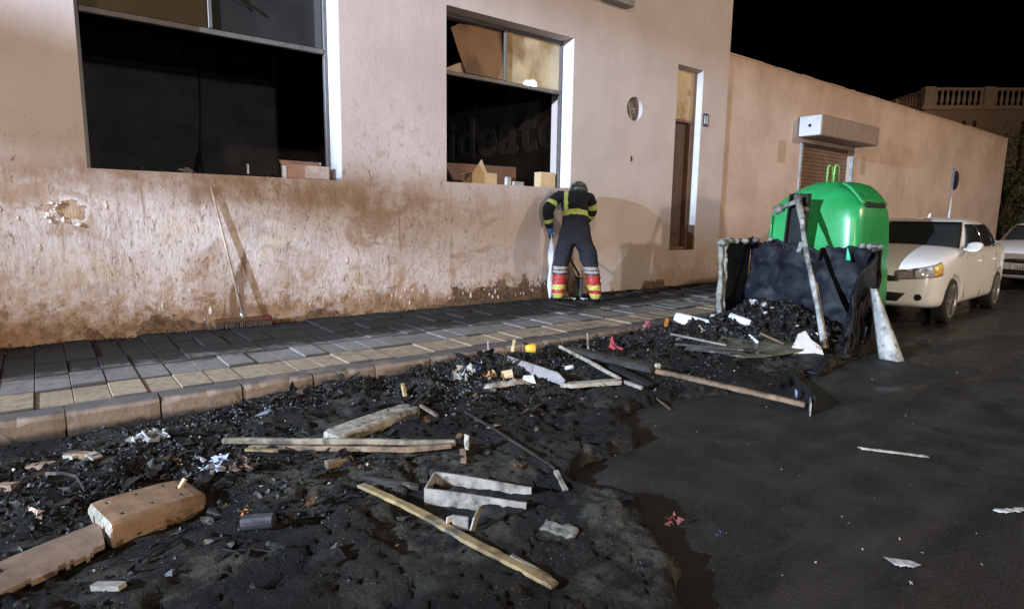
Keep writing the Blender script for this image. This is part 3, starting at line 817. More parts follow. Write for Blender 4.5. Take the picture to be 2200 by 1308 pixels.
# counter and lettering deep inside the second window
Geo().box((5.78, 9.0, 1.46), (2.2, 0.3, 1.72), Matrix.Rotation(R(-5), 3, 'Z')).build('counter', M_BOARD2, bld)
fc = bpy.data.curves.new('wall_lettering', 'FONT')
fc.body = 'ideato'; fc.size = 1.07; fc.extrude = 0.01; fc.offset = 0.022; fc.space_character = 1.06
fo = bpy.data.objects.new('wall_lettering', fc); COL.objects.link(fo)
fc.materials.append(simple('grey_letter_paint', (0.06, 0.061, 0.07), 0.8, 0.2, var=0.1))
_dg = bpy.context.evaluated_depsgraph_get()
_lm = bpy.data.meshes.new_from_object(fo.evaluated_get(_dg))
bpy.data.objects.remove(fo)
fo = bpy.data.objects.new('wall_lettering', _lm); COL.objects.link(fo)
fo.rotation_euler = (R(90), 0, R(-90))
_co = np.array([v.co[:] for v in _lm.vertices]); _lo, _hi = _co.min(0), _co.max(0)
for v in _lm.vertices:
    v.co = ((v.co.x - _lo[0]) / (_hi[0] - _lo[0]) * 3.6, (v.co.y - _lo[1]) / (_hi[1] - _lo[1]) * 0.79, v.co.z)
fo.parent = bld; fo.location = Vector((6.895, 11.08, 2.56)) - OFF[bld.name]
# narrow recessed door with a blind panel above
g = Geo()
g.box((9.70, 7.47, 2.06), (0.69, 0.05, 2.36))
dpanel = g.build('door', M_DOOR, bld, bevel=0.006, seg=1)
Geo().box((9.62, 7.435, 2.1), (0.34, 0.02, 1.9)).build('door_panel', M_DOOR, dpanel, bevel=0.006, seg=1)
g = Geo()
g.box((10.02, 7.43, 2.04), (0.05, 0.12, 2.37)); g.box((9.39, 7.43, 2.04), (0.05, 0.12, 2.37)); g.box((9.7, 7.43, 3.27), (0.74, 0.12, 0.05)); g.box((9.7, 7.43, 0.88), (0.58, 0.12, 0.05))
g.build('door_frame', M_DFRAME, bld, bevel=0.004, seg=1)
Geo().box((9.73, 7.44, 3.75), (0.765, 0.06, 0.9)).build('blind_panel', simple('cream_panel', (0.5, 0.39, 0.24), 0.7, 0.3, var=0.15, scale=2, stain=(0.3, 0.19, 0.09), stain_amt=0.3, sscale=1.5), bld)
Geo().box((10.10, 7.30, 1.09), (0.04, 0.14, 0.475)).build('jamb_base', M_DFRAME, bld)  # darker jamb foot below the painted light, standing for shade there
# round vent
g = Geo(); g.tube([(8.225, WALLY + .115, 3.295), (8.225, WALLY + .128, 3.295)], 0.198, 32); vent = g.build('round_vent', simple('vent_mesh', (0.16, 0.125, 0.1), 0.7, 0.3), bld)
g = Geo()
for a in (15, 60, 105, 150):
    d = Vector((math.cos(R(a)), 0, math.sin(R(a)))) * .19; c_ = Vector((8.225, WALLY + .108, 3.295))
    g.tube([c_ - d, c_ + d], .006, 6)
g.tube([(8.225 + math.cos(R(a)) * .1, WALLY + .108, 3.295 + math.sin(R(a)) * .1) for a in range(0, 361, 15)], .006, 6)
g.build('vent_grille', M_STEEL, vent)
# house number plate: dark with two pale strokes
np_ = Geo().box((10.25, WALLY - .008, 3.32), (0.16, 0.014, 0.24)).build('number_plate', simple('plate_enamel', (0.045, 0.06, 0.10), 0.3, 0.5), bld, bevel=.003, seg=1)
g = Geo(); g.box((10.215, WALLY - .017, 3.325), (0.022, 0.004, 0.15)); g.box((10.285, WALLY - .017, 3.325), (0.022, 0.004, 0.15))
g.build('number_digits', simple('plate_white', (0.7, 0.7, 0.72), 0.5), np_)
Geo().box((8.18, WALLY - .006, 2.46), (0.025, 0.012, 0.09)).build('wall_hook', M_DARKMETAL, bld)
Geo().box((7.62, WALLY - .09, 5.05), (0.62, 0.17, 0.42)).build('wall_box', simple('grey_box', (0.22, 0.22, 0.22), 0.6), bld, bevel=0.01)
# plaster scabs that stand off the wall around the largest break
M_PLE = simple('plaster_edge', (0.58, 0.50, 0.46), 0.85, 0.2)
for i in range(16):
    a = random.uniform(1.9, 4.9); rr = random.uniform(.11, .19)
    c_ = (0.27 + rr * math.cos(a) * 1.25, WALLY - .006, 1.44 + rr * math.sin(a) * .9)
    k = random.uniform(.012, .035)
    pts = [(c_[0] + k * math.cos(q) * random.uniform(.5, 1.3), c_[1] - random.uniform(0, .016), c_[2] + k * math.sin(q) * random.uniform(.5, 1.3)) for q in (0, 1.3, 2.5, 3.8, 5.1)]
    Geo().add(pts + [(q[0], WALLY, q[2]) for q in pts], [(0, 1, 2, 3, 4)] + [(j, (j + 1) % 5, 5 + (j + 1) % 5, 5 + j) for j in range(5)]).build('loose_plaster', M_PLE, bld)
g = Geo()
for i in range(60):
    x = random.uniform(-.6, 6.3); zc = random.uniform(.28, 1.75) if x < 3.6 else random.uniform(.25, .5)
    k = random.uniform(.006, .02)
    pts = [(x + k * math.cos(q) * random.uniform(.5, 1.2), WALLY - random.uniform(.001, .007), zc + 2.2 * k * math.sin(q) * random.uniform(.5, 1.2)) for q in (0, 1.3, 2.5, 3.8, 5.1)]
    g.add(pts + [(q[0], WALLY, q[2]) for q in pts], [(0, 1, 2, 3, 4)] + [(j, (j + 1) % 5, 5 + (j + 1) % 5, 5 + j) for j in range(5)])
tag(g.build('paint_curls', simple('paint_curl', (0.5, 0.42, 0.37), 0.85, 0.2), bld), kind='stuff')

# low wing with the roller shutter
WY = WALLY + 0.04
wing = thing('low_warehouse', 'long low tan building with a brown roller shutter beyond the corner', 'building', (20.0, WY, 0))
SH = (14.05, 16.65, 0.17, 3.24)
wing_w = wall_panel(Geo(), 10.935, 29.7, 0.0, 4.655, WY, WY + 0.35, [SH]).build('wall', M_WING, wing)
g = Geo(); g.box((29.53, 13.0, 2.32), (0.34, 10.7, 4.64)); g.box((20.3, 18.2, 2.32), (18.1, 0.3, 4.64)); g.build('rear_walls', M_WING, wing)
Geo().box((20.3, 12.8, 4.3), (18.1, 10.3, 0.1)).build('roof', M_WING, wing)
g = Geo()
x = 10.95
while x < 29.6:      # uneven mortar capping of the parapet
    L = random.uniform(.25, .6); L = min(L, 29.69 - x)
    g.box((x + L / 2, WY + .17, 4.665 + random.uniform(0, .012)), (L, .37, .02 + random.uniform(0, .02))); x += L
g.build('parapet_cap', M_WING, wing)
Geo().box((15.33, 6.98, 3.55), (3.0, 0.52, 0.46)).build('shutter_box', M_SHBOX, wing, bevel=0.05, seg=3)
Geo().box((13.818, 6.98, 3.55), (0.02, 0.49, 0.43)).build('shutter_box_cap', simple('lit_cap_metal', (0.6, 0.61, 0.64), 0.5, 0.4, var=.08), wing, bevel=.008, seg=1)  # end face painted pale, standing for the white light on that side
Geo().tube([(13.806, 6.98, 3.55), (13.80, 6.98, 3.55)], .035, 10).build('cap_screw', M_DARKMETAL, wing)
sh = Geo().box((15.35, WY + .14, 1.7), (2.58, 0.02, 3.05)).build('roller_shutter', M_SHUT, wing)
sl = Geo().beam([(14.06, WY + .115, 0.2), (16.64, WY + .115, 0.2)], .028, .082, prof=[(-.5, -.48), (.1, -.48), (.5, -.2), (.5, .2), (.1, .48), (-.5, .48)]).build('slat', M_SHUT, sh)
sl.rotation_euler = (0, 0, 0)
for i in range(1, 36):
    part_copy(sl, sh, (0, 0, i * 0.0865))
Geo().box((14.03, WY - .005, 1.68), (.07, .08, 3.06)).build('shutter_guide', M_STEEL, wing); Geo().box((16.67, WY - .005, 1.68), (.05, .08, 3.06)).build('shutter_guide', M_STEEL, wing)

# far house with a balustraded roof
def far_house():
    ang = math.atan2(11.6 - 15.5, 49.4 - 45.0)
    h = thing('far_house', 'distant tan house with balustraded flat roof above the low wall', 'house', (45.0, 15.5, 0), rotz=ang, local=True)
    m_w = simple('house_render', (0.55, 0.36, 0.25), 0.85, 0.2, var=.12, scale=.6)
    m_t = simple('house_trim', (0.66, 0.46, 0.33), 0.85, 0.2, var=.12, scale=1)
    m_d = simple('house_window', (0.02, 0.018, 0.017), 0.2, 0.5)
    L, D, H = 14.0, 10.0, 8.55
    Geo().box((L / 2, D / 2, H / 2), (L, D, H)).build('wall', m_w, h)
    Geo().box((L / 2, D / 2, H + .1), (L + .5, D + .5, .24)).build('cornice', m_t, h)
    for px in (0.0, 3.6, 7.2):
        Geo().box((px + .15, .0, H + .78), (.62, .5, 1.14)).build('roof_post', m_t, h)
    for py in (3.2, 6.4):
        Geo().box((0.0, py, H + .72), (.5, .62, 1.0)).build('roof_post', m_t, h)
    g = Geo()
    for a, b in ((.5, 3.4), (4.1, 7.0), (7.7, 12)):
        g.box(((a + b) / 2, 0, H + 1.22), (b - a, .3, .16))
    for a, b in ((.4, 2.85), (3.55, 6.05), (6.75, 9.5)):
        g.box((0, (a + b) / 2, H + 1.15), (.3, b - a, .16))
    g.build('handrail', m_t, h)
    prof = [(.05, .07), (.12, .055), (.3, .11), (.5, .10), (.8, .05), (.9, .075), (.94, .07)]
    def bal(parent):
        g = Geo(); g.loft([[(r_ * math.cos(k * math.pi / 4), r_ * math.sin(k * math.pi / 4), z_) for k in range(8)] for z_, r_ in prof])
        return g.build('baluster', m_t, parent)
    b0 = None
    spots = [(a + i * .34, 0) for a in (.68, 4.28, 7.88) for i in range(9)] + [(0, a + i * .36) for a in (.6, 3.75) for i in range(7)]
    for px, py in spots:
        if b0 is None: b0 = bal(h); o = b0
        else: o = part_copy(b0, h)
        o.location = (px, py, H + .2)
    # tall windows with pale frames, narrow slots between them
    for (a, w_, z0, z1) in ((.7, 1.25, 4.5, 6.6), (4.0, 1.3, 4.6, 6.9), (7.6, 1.2, 4.5, 6.8)):
        f = Geo().box((a + w_ / 2, -.02, (z0 + z1) / 2), (w_, .1, z1 - z0)).build('window', m_d, h)
        g = Geo()
        for q in (a, a + w_ / 2, a + w_): g.box((q, -.09, (z0 + z1) / 2), (.08, .06, z1 - z0))
        g.box((a + w_ / 2, -.09, z1 - .04), (w_, .061, .08)); g.build('frame', m_t, f)
    m_s = simple('slot_paint', (0.14, 0.05, 0.03), 0.8, 0.2)
    for a in (2.4, 3.05, 6.0, 6.6):
        Geo().box((a + .1, -.02, 6.4), (.2, .08, 2.9)).build('slot', m_s, h)
    return h
far_house()
# ================================================================== STREET FURNITURE
M_EMIT = bpy.data.materials.new('lit_sodium_lens'); M_EMIT.use_nodes = True
_b = M_EMIT.node_tree.nodes['Principled BSDF']
_b.inputs['Emission Color'].default_value = (1.0, 0.72, 0.4, 1); _b.inputs['Emission Strength'].default_value = 160
def street_lamp(x, y, label):
    t = thing('street_lamp', label, 'street lamp', (x, y, 0), 'street lamps across the road')
    Geo().tube([(x, y, 0), (x, y, 1.2), (x, y, 1.25), (x, y, 7.97)], [.09, .09, .06, .045], 14).build('pole', M_STEEL, t, smooth=True)
    Geo().tube([(x, y, 7.87), (x, y + .25, 8.12), (x, y + .8, 8.17)], .03, 10).build('arm', M_STEEL, t, smooth=True)
    hd = Geo().beam([(x, y + .7, 8.16), (x, y + .9, 8.15), (x, y + 1.4, 8.13)], [.16, .3, .22], [.1, .16, .1]).build('lamp_head', M_DARKMETAL, t, bevel=.02)
    Geo().tube([(x, y + 1.15, 8.07), (x, y + 1.15, 8.03), (x, y + 1.15, 7.98), (x, y + 1.15, 7.95), (x, y + 1.15, 7.94)], [.14, .135, .11, .06, .01], 20).build('lens', M_EMIT, hd, smooth=True)
street_lamp(LAMPS[0][0], LAMPS[0][1], 'grey street lamp with a lit orange lens facing the far parked car')
street_lamp(LAMPS[1][0], LAMPS[1][1], 'grey street lamp with a lit orange lens facing the first burnt window')
fx, fy, fz = FLOOD
t = thing('flood_light', 'floodlight on a steel mast lighting the wall from up the street', 'floodlight', (fx, fy, 0))
Geo().tube([(fx - .12, fy, 0), (fx - .12, fy, fz - .1)], .05, 12).build('mast', M_STEEL, t)
g = Geo(); g.box((fx - .12, fy, fz), (.08, .4, .36)); g.box((fx - .04, fy, fz + .17), (.16, .4, .02)); g.box((fx - .04, fy + .19, fz), (.16, .02, .3)); g.box((fx - .04, fy - .19, fz), (.16, .02, .3))
g.build('housing', M_DARKMETAL, t)
g = Geo()
g.box((fx + 1.5, fy + .15, fz + .27), (.02, 2.6, .70))
_sl = [(.10, -.165), (.17, -.172), (.20, -.184), (.257, -.222), (.27, -.228), (.285, -.175), (.40, -.165), (.40, -.305), (.281, -.262), (.243, -.261), (.20, -.2235), (.19, -.2205), (.10, -.215)]
_n = len(_sl)
g.add([(fx + 1.49, fy + 1.5 * a_, fz + 1.5 * b_) for a_, b_ in _sl] + [(fx + 1.51, fy + 1.5 * a_, fz + 1.5 * b_) for a_, b_ in _sl],
      [tuple(range(_n)), tuple(range(2 * _n - 1, _n - 1, -1))] + [(i, (i + 1) % _n, _n + (i + 1) % _n, _n + i) for i in range(_n)])
g.box((fx + .7, fy + 1.45, fz + .3), (1.7, .03, .03)); g.box((fx + .7, fy - 1.15, fz + .3), (1.7, .03, .03)); g.box((fx + 1.5, fy + 1.47, fz - .2), (.02, .03, .75)); g.box((fx - .1, fy + .15, fz + .3), (.03, 2.6, .03))
g.build('shadow_plates', M_DARKMETAL, t)  # added out-of-view plates, cut to cast the shadow bands on the wall
t = thing('fill_lamp', 'added fill lamp on a low tripod across the road facing the burnt building', 'fill lamp', (FILL[0], FILL[1] - .1, 0))
wl = Vector((FILL[0], FILL[1] - .12, FILL[2]))
Geo().tube([wl + Vector((0, 0, -.1)), Vector((wl.x, wl.y, .9))], .02, 8).build('pole', M_STEEL, t)
for k in range(3):
    a = k * 2.094
    Geo().tube([Vector((wl.x, wl.y, 1.0)), Vector((wl.x + .55 * math.cos(a), wl.y + .55 * math.sin(a), .01))], .014, 8).build('leg', M_STEEL, t)
Geo().box(wl + Vector((0, -.04, 0)), (.34, .10, .26)).build('head', M_DARKMETAL, t, bevel=.01)
t = thing('road_sign', 'round road sign seen nearly edge on, on a thin pole behind the white car', 'road sign', (18.35, 5.5, SWZ))
Geo().tube([(18.35, 5.5, SWZ), (18.35, 5.5, 2.8)], .028, 10).build('pole', M_STEEL, t, smooth=True)
nd = Vector((0.55, -0.835, 0)).normalized()
pd = Vector((18.36, 5.46, 2.5))
sg = Geo().tube([pd - nd * .0, pd + nd * .012], .235, 32).build('sign_plate', M_DARKMETAL, t)
Geo().tube([pd + nd * .014, pd + nd * .016], .233, 32).build('sign_face', simple('sign_red', (.5, .03, .03), .5), t)
Geo().tube([pd + nd * .018, pd + nd * .02], .15, 32).build('sign_centre', simple('sign_white', (.7, .7, .7), .5), t)

# dark tree past the end of the low wing
def tree():
    t = thing('dark_tree', 'dark leafy tree past the end of the low tan building', 'tree', (35.5, 8.6, 0))
    m_b = simple('bark', (0.05, 0.035, 0.025), 0.9, 0.2, bump=.5)
    g = Geo()
    g.tube([(35.5, 8.6, 0), (35.45, 8.6, 1.2), (35.6, 8.5, 2.4), (35.5, 8.4, 4.0)], [.2, .16, .12, .05], 10)
    for a in range(6):
        q = a * 1.05
        g.tube([(35.5, 8.55, 1.6 + a * .25), (35.5 + .8 * math.cos(q), 8.5 + .8 * math.sin(q), 2.5 + a * .3), (35.5 + 1.5 * math.cos(q), 8.5 + 1.5 * math.sin(q), 3.0 + a * .35)], [.07, .045, .015], 7)
    g.build('trunk', m_b, t, smooth=True)
    n = 5200
    cl = rng.normal(0, 1, (60, 3)); cl /= np.linalg.norm(cl, axis=1)[:, None]; cl *= rng.uniform(.4, 1.0, (60, 1)) ** .5
    cl = cl * np.array([2.1, 2.0, 2.4]) + np.array([35.5, 8.5, 3.1])
    c = cl[rng.integers(0, 60, n)] + rng.normal(0, .28, (n, 3))
    c[:, 2] = np.maximum(c[:, 2], .4)
    u = rng.normal(0, 1, (n, 3)); u /= np.linalg.norm(u, axis=1)[:, None]
    w = np.cross(u, rng.normal(0, 1, (n, 3))); w /= np.linalg.norm(w, axis=1)[:, None]
    s = rng.uniform(.05, .11, (n, 1))
    P = np.stack([c - u * s, c + w * s * .5, c + u * s, c - w * s * .5], 1).reshape(-1, 3)
    me = bpy.data.meshes.new('crown'); me.from_pydata((P - np.array([35.5, 8.6, 0])).tolist(), [], np.arange(4 * n).reshape(-1, 4).tolist())
    me.materials.append(simple('leaf', (0.045, 0.06, 0.022), 0.6, 0.3, var=.5, scale=3))
    o = bpy.data.objects.new('crown', me); COL.objects.link(o); o.parent = t
tree()

# ================================================================== CARS
M_RUBBER = simple('tyre_rubber', (0.018, 0.018, 0.019), 0.75, 0.3, var=.2)
M_RIM = simple('rim_alloy', (0.34, 0.33, 0.31), 0.35, 0.5, metal=.6, var=.15)
M_CGLASS = glass_pane('car_glass', (0.02, 0.022, 0.022), 0.04)
M_TRIM = simple('black_trim', (0.012, 0.012, 0.013), 0.5, 0.4, var=.2)
M_LENS = simple('lamp_lens', (0.42, 0.42, 0.43), 0.08, 0.7, var=.35, scale=14)
M_LENSD = simple('dark_lens', (0.24, 0.19, 0.18), 0.1, 0.7, var=.3, scale=14)
M_AMBER = simple('amber_lens', (0.62, 0.36, 0.10), 0.1, 0.7, var=.2)
def paint(name, col):
    s = Sh(name, 0.28, 0.5)
    n = s.noise(4, 5, .6)
    s.color(s.mix(s.st(n, .35, .7), tuple(v * .93 for v in col), col))
    s.b.inputs['Coat Weight'].default_value = 0.6; s.b.inputs['Coat Roughness'].default_value = 0.05
    return s.mat
def make_car(label, cat_name, M_P, loc, rotz, sc=1.0, plate=False, hood_emblem=False):
    """local axes: x backwards from the front bumper, y across, z up"""
    t = thing(cat_name, label, 'car', loc, 'cars parked along the kerb', rotz, local=True)
    t.scale = (sc, sc, sc)
    LEN = 4.03
    ST = [(0.00, .58, .34, .70, .0), (0.02, .70, .28, .775, .0), (0.09, .80, .24, .845, .0), (0.27, .85, .21, .915, .015), (0.58, .872, .2, .985, .03), (0.92, .882, .2, 1.045, .035), (1.08, .884, .2, 1.06, .03),
          (2.0, .888, .2, 1.015, .0), (3.0, .885, .2, 1.04, .0), (3.45, .872, .2, 1.075, .02), (3.78, .84, .23, 1.08, .02), (3.95, .78, .28, 1.05, .0), (LEN, .66, .38, .93, .0)]
    def ring(s):
        x, hw, zb, zt, cr = s
        mid = zb + (zt - zb) * .5
        h = [(hw * .80, zb), (hw * .965, zb + .05), (hw * .99, zb + .16), (hw, mid), (hw * .992, zt - .16), (hw * .965, zt - .06), (hw * .88, zt), (hw * .5, zt + cr * .8), (0, zt + cr)]
        full = [(y, z) for y, z in h] + [(-y, z) for y, z in h[-2::-1]]
        return [(x, y, z) for y, z in full]
    g = Geo(); g.loft([ring(s) for s in ST])
    body = g.build('body', [M_P, M_TRIM], t, smooth=True, sub=2)
    bake(body)
    AX = (0.80, 3.28); WR = 0.315; YW = .87
    cg = Geo()
    for ax in AX:
        for sy in (-1, 1):
            cg.tube([(ax, sy * .60, WR), (ax, sy * 1.0, WR)], WR + .045, 32)
    boolean(body, cg)
    body.data.polygons.foreach_set('use_smooth', [True] * len(body.data.polygons))
    g = Geo()
    for ax in AX:      # wheel housings
        for sy in (-1, 1):
            g.tube([(ax, sy * .585, WR), (ax, sy * .60, WR)], WR + .045, 32)
    g.build('wheel_housing', M_TRIM, t)
    for ax in AX:
        for sy in (-1, 1):
            g = Geo(); y = sy * YW
            rr = [(.66, .235), (.675, .295), (.70, WR), (.83, WR), (.86, .30), (.868, .235), (.84, .225)]
            g.loft([[(ax + r_ * math.cos(k * math.pi / 16), sy * yy, WR + r_ * math.sin(k * math.pi / 16)) for k in range(32)] for yy, r_ in rr], cap=True)
            wh = g.build('wheel', M_RUBBER, t, smooth=False)
            g = Geo(); g.tube([(ax, sy * .835, WR), (ax, sy * .846, WR)], .075, 16)
            for k in range(5):
                a = k * 2 * math.pi / 5 + .3
                for da in (-.13, .13):
                    d = Vector((math.cos(a + da * .4), 0, math.sin(a + da * .4))); e = Vector((math.cos(a + da * 1.3), 0, math.sin(a + da * 1.3)))
                    g.beam([Vector((ax, sy * .845, WR)) + d * .05, Vector((ax, sy * .856, WR)) + e * .222], .036, .018)
            g.loft([[(ax + r_ * math.cos(k * math.pi / 16), sy * yy, WR + r_ * math.sin(k * math.pi / 16)) for k in range(32)] for yy, r_ in ((.845, .205), (.868, .215), (.868, .236), (.845, .236))], cap=False)
            g.build('rim', M_RIM, wh)
    # greenhouse
    LV = [(0.99, .96, 3.72, .825), (1.06, 1.07, 3.65, .815), (1.18, 1.27, 3.52, .775), (1.30, 1.50, 3.35, .725), (1.39, 1.70, 3.17, .68), (1.45, 1.90, 2.97, .625), (1.487, 2.15, 2.7, .50)]
    N = 64
    def gring(l):
        z, xa, xb, hw = l
        cx, hl = (xa + xb) / 2, (xb - xa) / 2
        out = []
        for k in range(N):
            a = 2 * math.pi * k / N
            ca, sa = math.cos(a), math.sin(a)
            ex = .42 if ca < 0 else .5
            out.append((cx + hl * math.copysign(abs(ca) ** ex, ca), hw * math.copysign(abs(sa) ** .36, sa), z))
        return out
    rings = [gring(l) for l in LV]
    g = Geo(); g.loft(rings, cap=True)
    cab = g.build('roof_and_pillars', M_P, t, smooth=True, sub=1)
    def patch(name, pts_fn, nu, nv, mat, off):
        vs = []
        for j in range(nv + 1):
            for i in range(nu + 1):
                vs.append(pts_fn(i / nu, j / nv))
        fs = [(j * (nu + 1) + i, j * (nu + 1) + i + 1, (j + 1) * (nu + 1) + i + 1, (j + 1) * (nu + 1) + i) for j in range(nv) for i in range(nu)]
        gg = Geo().add(vs, fs)
        o = gg.build(name, mat, t, smooth=True, recalc=False)
        md = o.modifiers.new('s', 'SOLIDIFY'); md.thickness = .012; md.offset = 0
        return o
    def gpt(kf, lf, off=.012):
        """point on the greenhouse at fractional ring index kf and level lf"""
        k0 = int(math.floor(kf)); fk = kf - k0; l0 = min(int(lf), len(LV) - 2); fl = lf - l0
        def P(l, k): return Vector(rings[l][k % N])
        p = (P(l0, k0) * (1 - fk) + P(l0, k0 + 1) * fk) * (1 - fl) + (P(l0 + 1, k0) * (1 - fk) + P(l0 + 1, k0 + 1) * fk) * fl
        du = P(l0, k0 + 1) - P(l0, k0); dv = P(l0 + 1, k0) - P(l0, k0)
        n = du.cross(dv)
        if n.length > 1e-9: n.normalize()
        c = Vector(((LV[l0][1] + LV[l0][2]) / 2, 0, p.z))
        if n.dot(p - c) < 0: n = -n
        return p + n * off
    from mathutils.bvhtree import BVHTree
    bvh = BVHTree.FromPolygons([v.co for v in body.data.vertices], [p.vertices[:] for p in body.data.polygons])
    def surf(o_, d_, off=.006):
        d_ = Vector(d_).normalized(); h_ = bvh.ray_cast(Vector(o_), d_)
        return (h_[0] - d_ * off) if h_[0] is not None else Vector(o_) + d_ * .9
    # front faces towards smaller x: ring angle pi
    h = N / 2
    patch('windscreen', lambda u, v: gpt(h - 9.3 + 18.6 * u, .42 + 3.75 * v, .010), 16, 6, M_CGLASS, .01)
    patch('rear_window', lambda u, v: gpt(-9.5 + 19 * u, .7 + 3.2 * v, .010), 14, 6, M_CGLASS, .01)
    def side_pt(sy, x, z, off=.012):
        # outward surface of the side at given x and height
        for l in range(len(LV) - 1):
            if LV[l][0] <= z <= LV[l + 1][0]:
                f = (z - LV[l][0]) / (LV[l + 1][0] - LV[l][0])
                z_, xa, xb, hw = [LV[l][i] * (1 - f) + LV[l + 1][i] * f for i in range(4)]
                cx, hl = (xa + xb) / 2, (xb - xa) / 2
                ex = .42 if x < cx else .5
                q = min(.9995, abs((x - cx) / hl)) ** (1 / ex)
                y = hw * max(0, 1 - q * q) ** (.18)
                return Vector((x, sy * (y + off), z))
        return Vector((x, sy * .6, z))
    for sy in (-1, 1):
        for (a0, a1, b0, b1) in ((1.42, 2.12, 1.85, 2.12), (2.19, 2.88, 2.19, 2.78), (2.95, 3.32, 2.86, 3.10)):
            def fn(u, v, a0=a0, a1=a1, b0=b0, b1=b1):
                z = 1.045 + .335 * v
                x = (a0 + (a1 - a0) * u) * (1 - v) + (b0 + (b1 - b0) * u) * v
                return side_pt(sy, x, z, .016)
            patch('side_window', fn, 8, 5, M_CGLASS, .01)
        # mirror
        m = Geo().loft([[(1.22 + xx, sy * (.87 + yy) , 1.07 + zz) for xx, zz in ((0 - r_ * .3, -.07 * r_), (.10 * r_, -.06 * r_), (.12 * r_, .05 * r_), (-.02 * r_, .075 * r_), (-.06 * r_, .0))] for yy, r_ in ((0.0, .7), (.05, 1.1), (.14, 1.15), (.19, .75))])
        m.beam([(1.25, sy * .81, 1.02), (1.26, sy * .89, 1.04)], .05, .04)
        m.build('mirror', M_P, t, smooth=True, sub=1)
        # door handle and seams
        for hx in (1.95, 2.80):
            Geo().beam([(hx, sy * .885, .84), (hx + .16, sy * .888, .85)], .025, .03).build('door_handle', M_P, t, bevel=.006, seg=1)
        for sx, z0, z1 in ((1.30, .33, .92), (2.16, .3, .92), (2.98, .5, .93)):
            Geo().beam([(sx, sy * .874, z0), (sx - .02, sy * .879, (z0 + z1) / 2), (sx, sy * .868, z1)], .006, .012).build('door_seam', M_TRIM, t)
        # headlamp: clear unit with an amber corner, wrapped round the wing
        def hp(u, v):
            a = u
            x = .085 + .40 * a ** 1.7; y = .36 + .505 * (1 - (1 - a) ** 1.7)
            z = .615 + .08 * a + (.125 + .055 * a) * v
            th = R(-14 + 72 * a); d = Vector((math.cos(th), -sy * math.sin(th), 0)); c_ = Vector((.52, sy * .50, z))
            return surf(c_ - d * 1.2, d, .006)
        o = patch('headlight', hp, 12, 4, M_LENSD, .02)
        o2 = patch('headlight_reflector', lambda u, v: hp(.34 + .36 * u, .06 + .88 * v) + Vector((-.010, sy * .004, 0)), 8, 4, M_LENS, .02)
        o3 = patch('indicator', lambda u, v: hp(.71 + .27 * u, .08 + .84 * v) + Vector((-.009, sy * .006, 0)), 6, 4, M_AMBER, .02)
        fq = surf((-1, sy * .66, .40), (1, 0, 0), .004)
        Geo().tube([fq + Vector((.05, 0, 0)), fq + Vector((-.004, 0, 0))], .046, 18).build('fog_lamp', M_TRIM, t)
    # grille, lower intake, number plate
    patch('grille', lambda u, v: surf((-1, (2 * u - 1) * (.43 - .05 * v * abs(2 * u - 1)), .585 + .10 * v - .02 * abs(2 * u - 1) ** 3 * (2 * v - 1)), (1, 0, 0)), 16, 3, M_TRIM, .01)
    patch('lower_intake', lambda u, v: surf((-1, (2 * u - 1) * (.42 + .10 * v), .325 + .12 * v), (1, 0, 0)), 16, 3, M_TRIM, .01)
    if plate:
        pl = Geo().box((-.018, 0, .50), (.012, .52, .112)).build('number_plate', simple('plate_white', (.62, .63, .67), .5), t, bevel=.003, seg=1)
        Geo().box((-.0255, -.238, .50), (.004, .035, .105)).build('plate_band', simple('plate_blue', (.03, .07, .35), .5), pl)
        g = Geo(); yy = -.19
        for i in range(8):
            if i == 4: yy += .03
            w_ = random.uniform(.026, .036)
            g.box((-.0255, yy + w_ / 2, .50), (.004, w_ * .35, .07)); g.box((-.0256, yy + w_ / 2, .50 + random.choice((-.03, 0, .03))), (.0036, w_, .014)); yy += .048
        g.build('plate_marks', M_TRIM, pl)
        Geo().tube([(-.016, 0, .665), (-.03, 0, .665)], .05, 20).build('emblem', M_RIM, t)
        g = Geo(); g.beam([(.02, -.42, .665), (-.012, 0, .665), (.02, .42, .665)], .02, .02); g.build('grille_bar', M_RIM, t)
    Geo().tube([(2.5, 0, 1.48), (2.56, 0, 1.54)], .02, 8).build('aerial', M_P, t)
    g = Geo(); g.box((2.05, 0, .34), (3.6, 1.1, .2)); g.build('underbody', M_TRIM, t)
    g = Geo(); g.beam([(1.62, .0, 1.33), (1.63, 0, 1.33)], .2, .06); g.build('interior_mirror', M_TRIM, t)
    return t
M_CARW = paint('white_car_paint', (0.78, 0.74, 0.70))
M_CARS = paint('silver_car_paint', (0.62, 0.61, 0.61))
make_car('white saloon car parked by the kerb behind the green recycling bin', 'parked_car', M_CARW, (9.50, 3.80, 0), R(2.5), 1.03)
make_car('silver car at the right edge, parked nose on beyond the white saloon', 'parked_car', M_CARS, (17.0, 3.55, 0), R(2.0), plate=True)

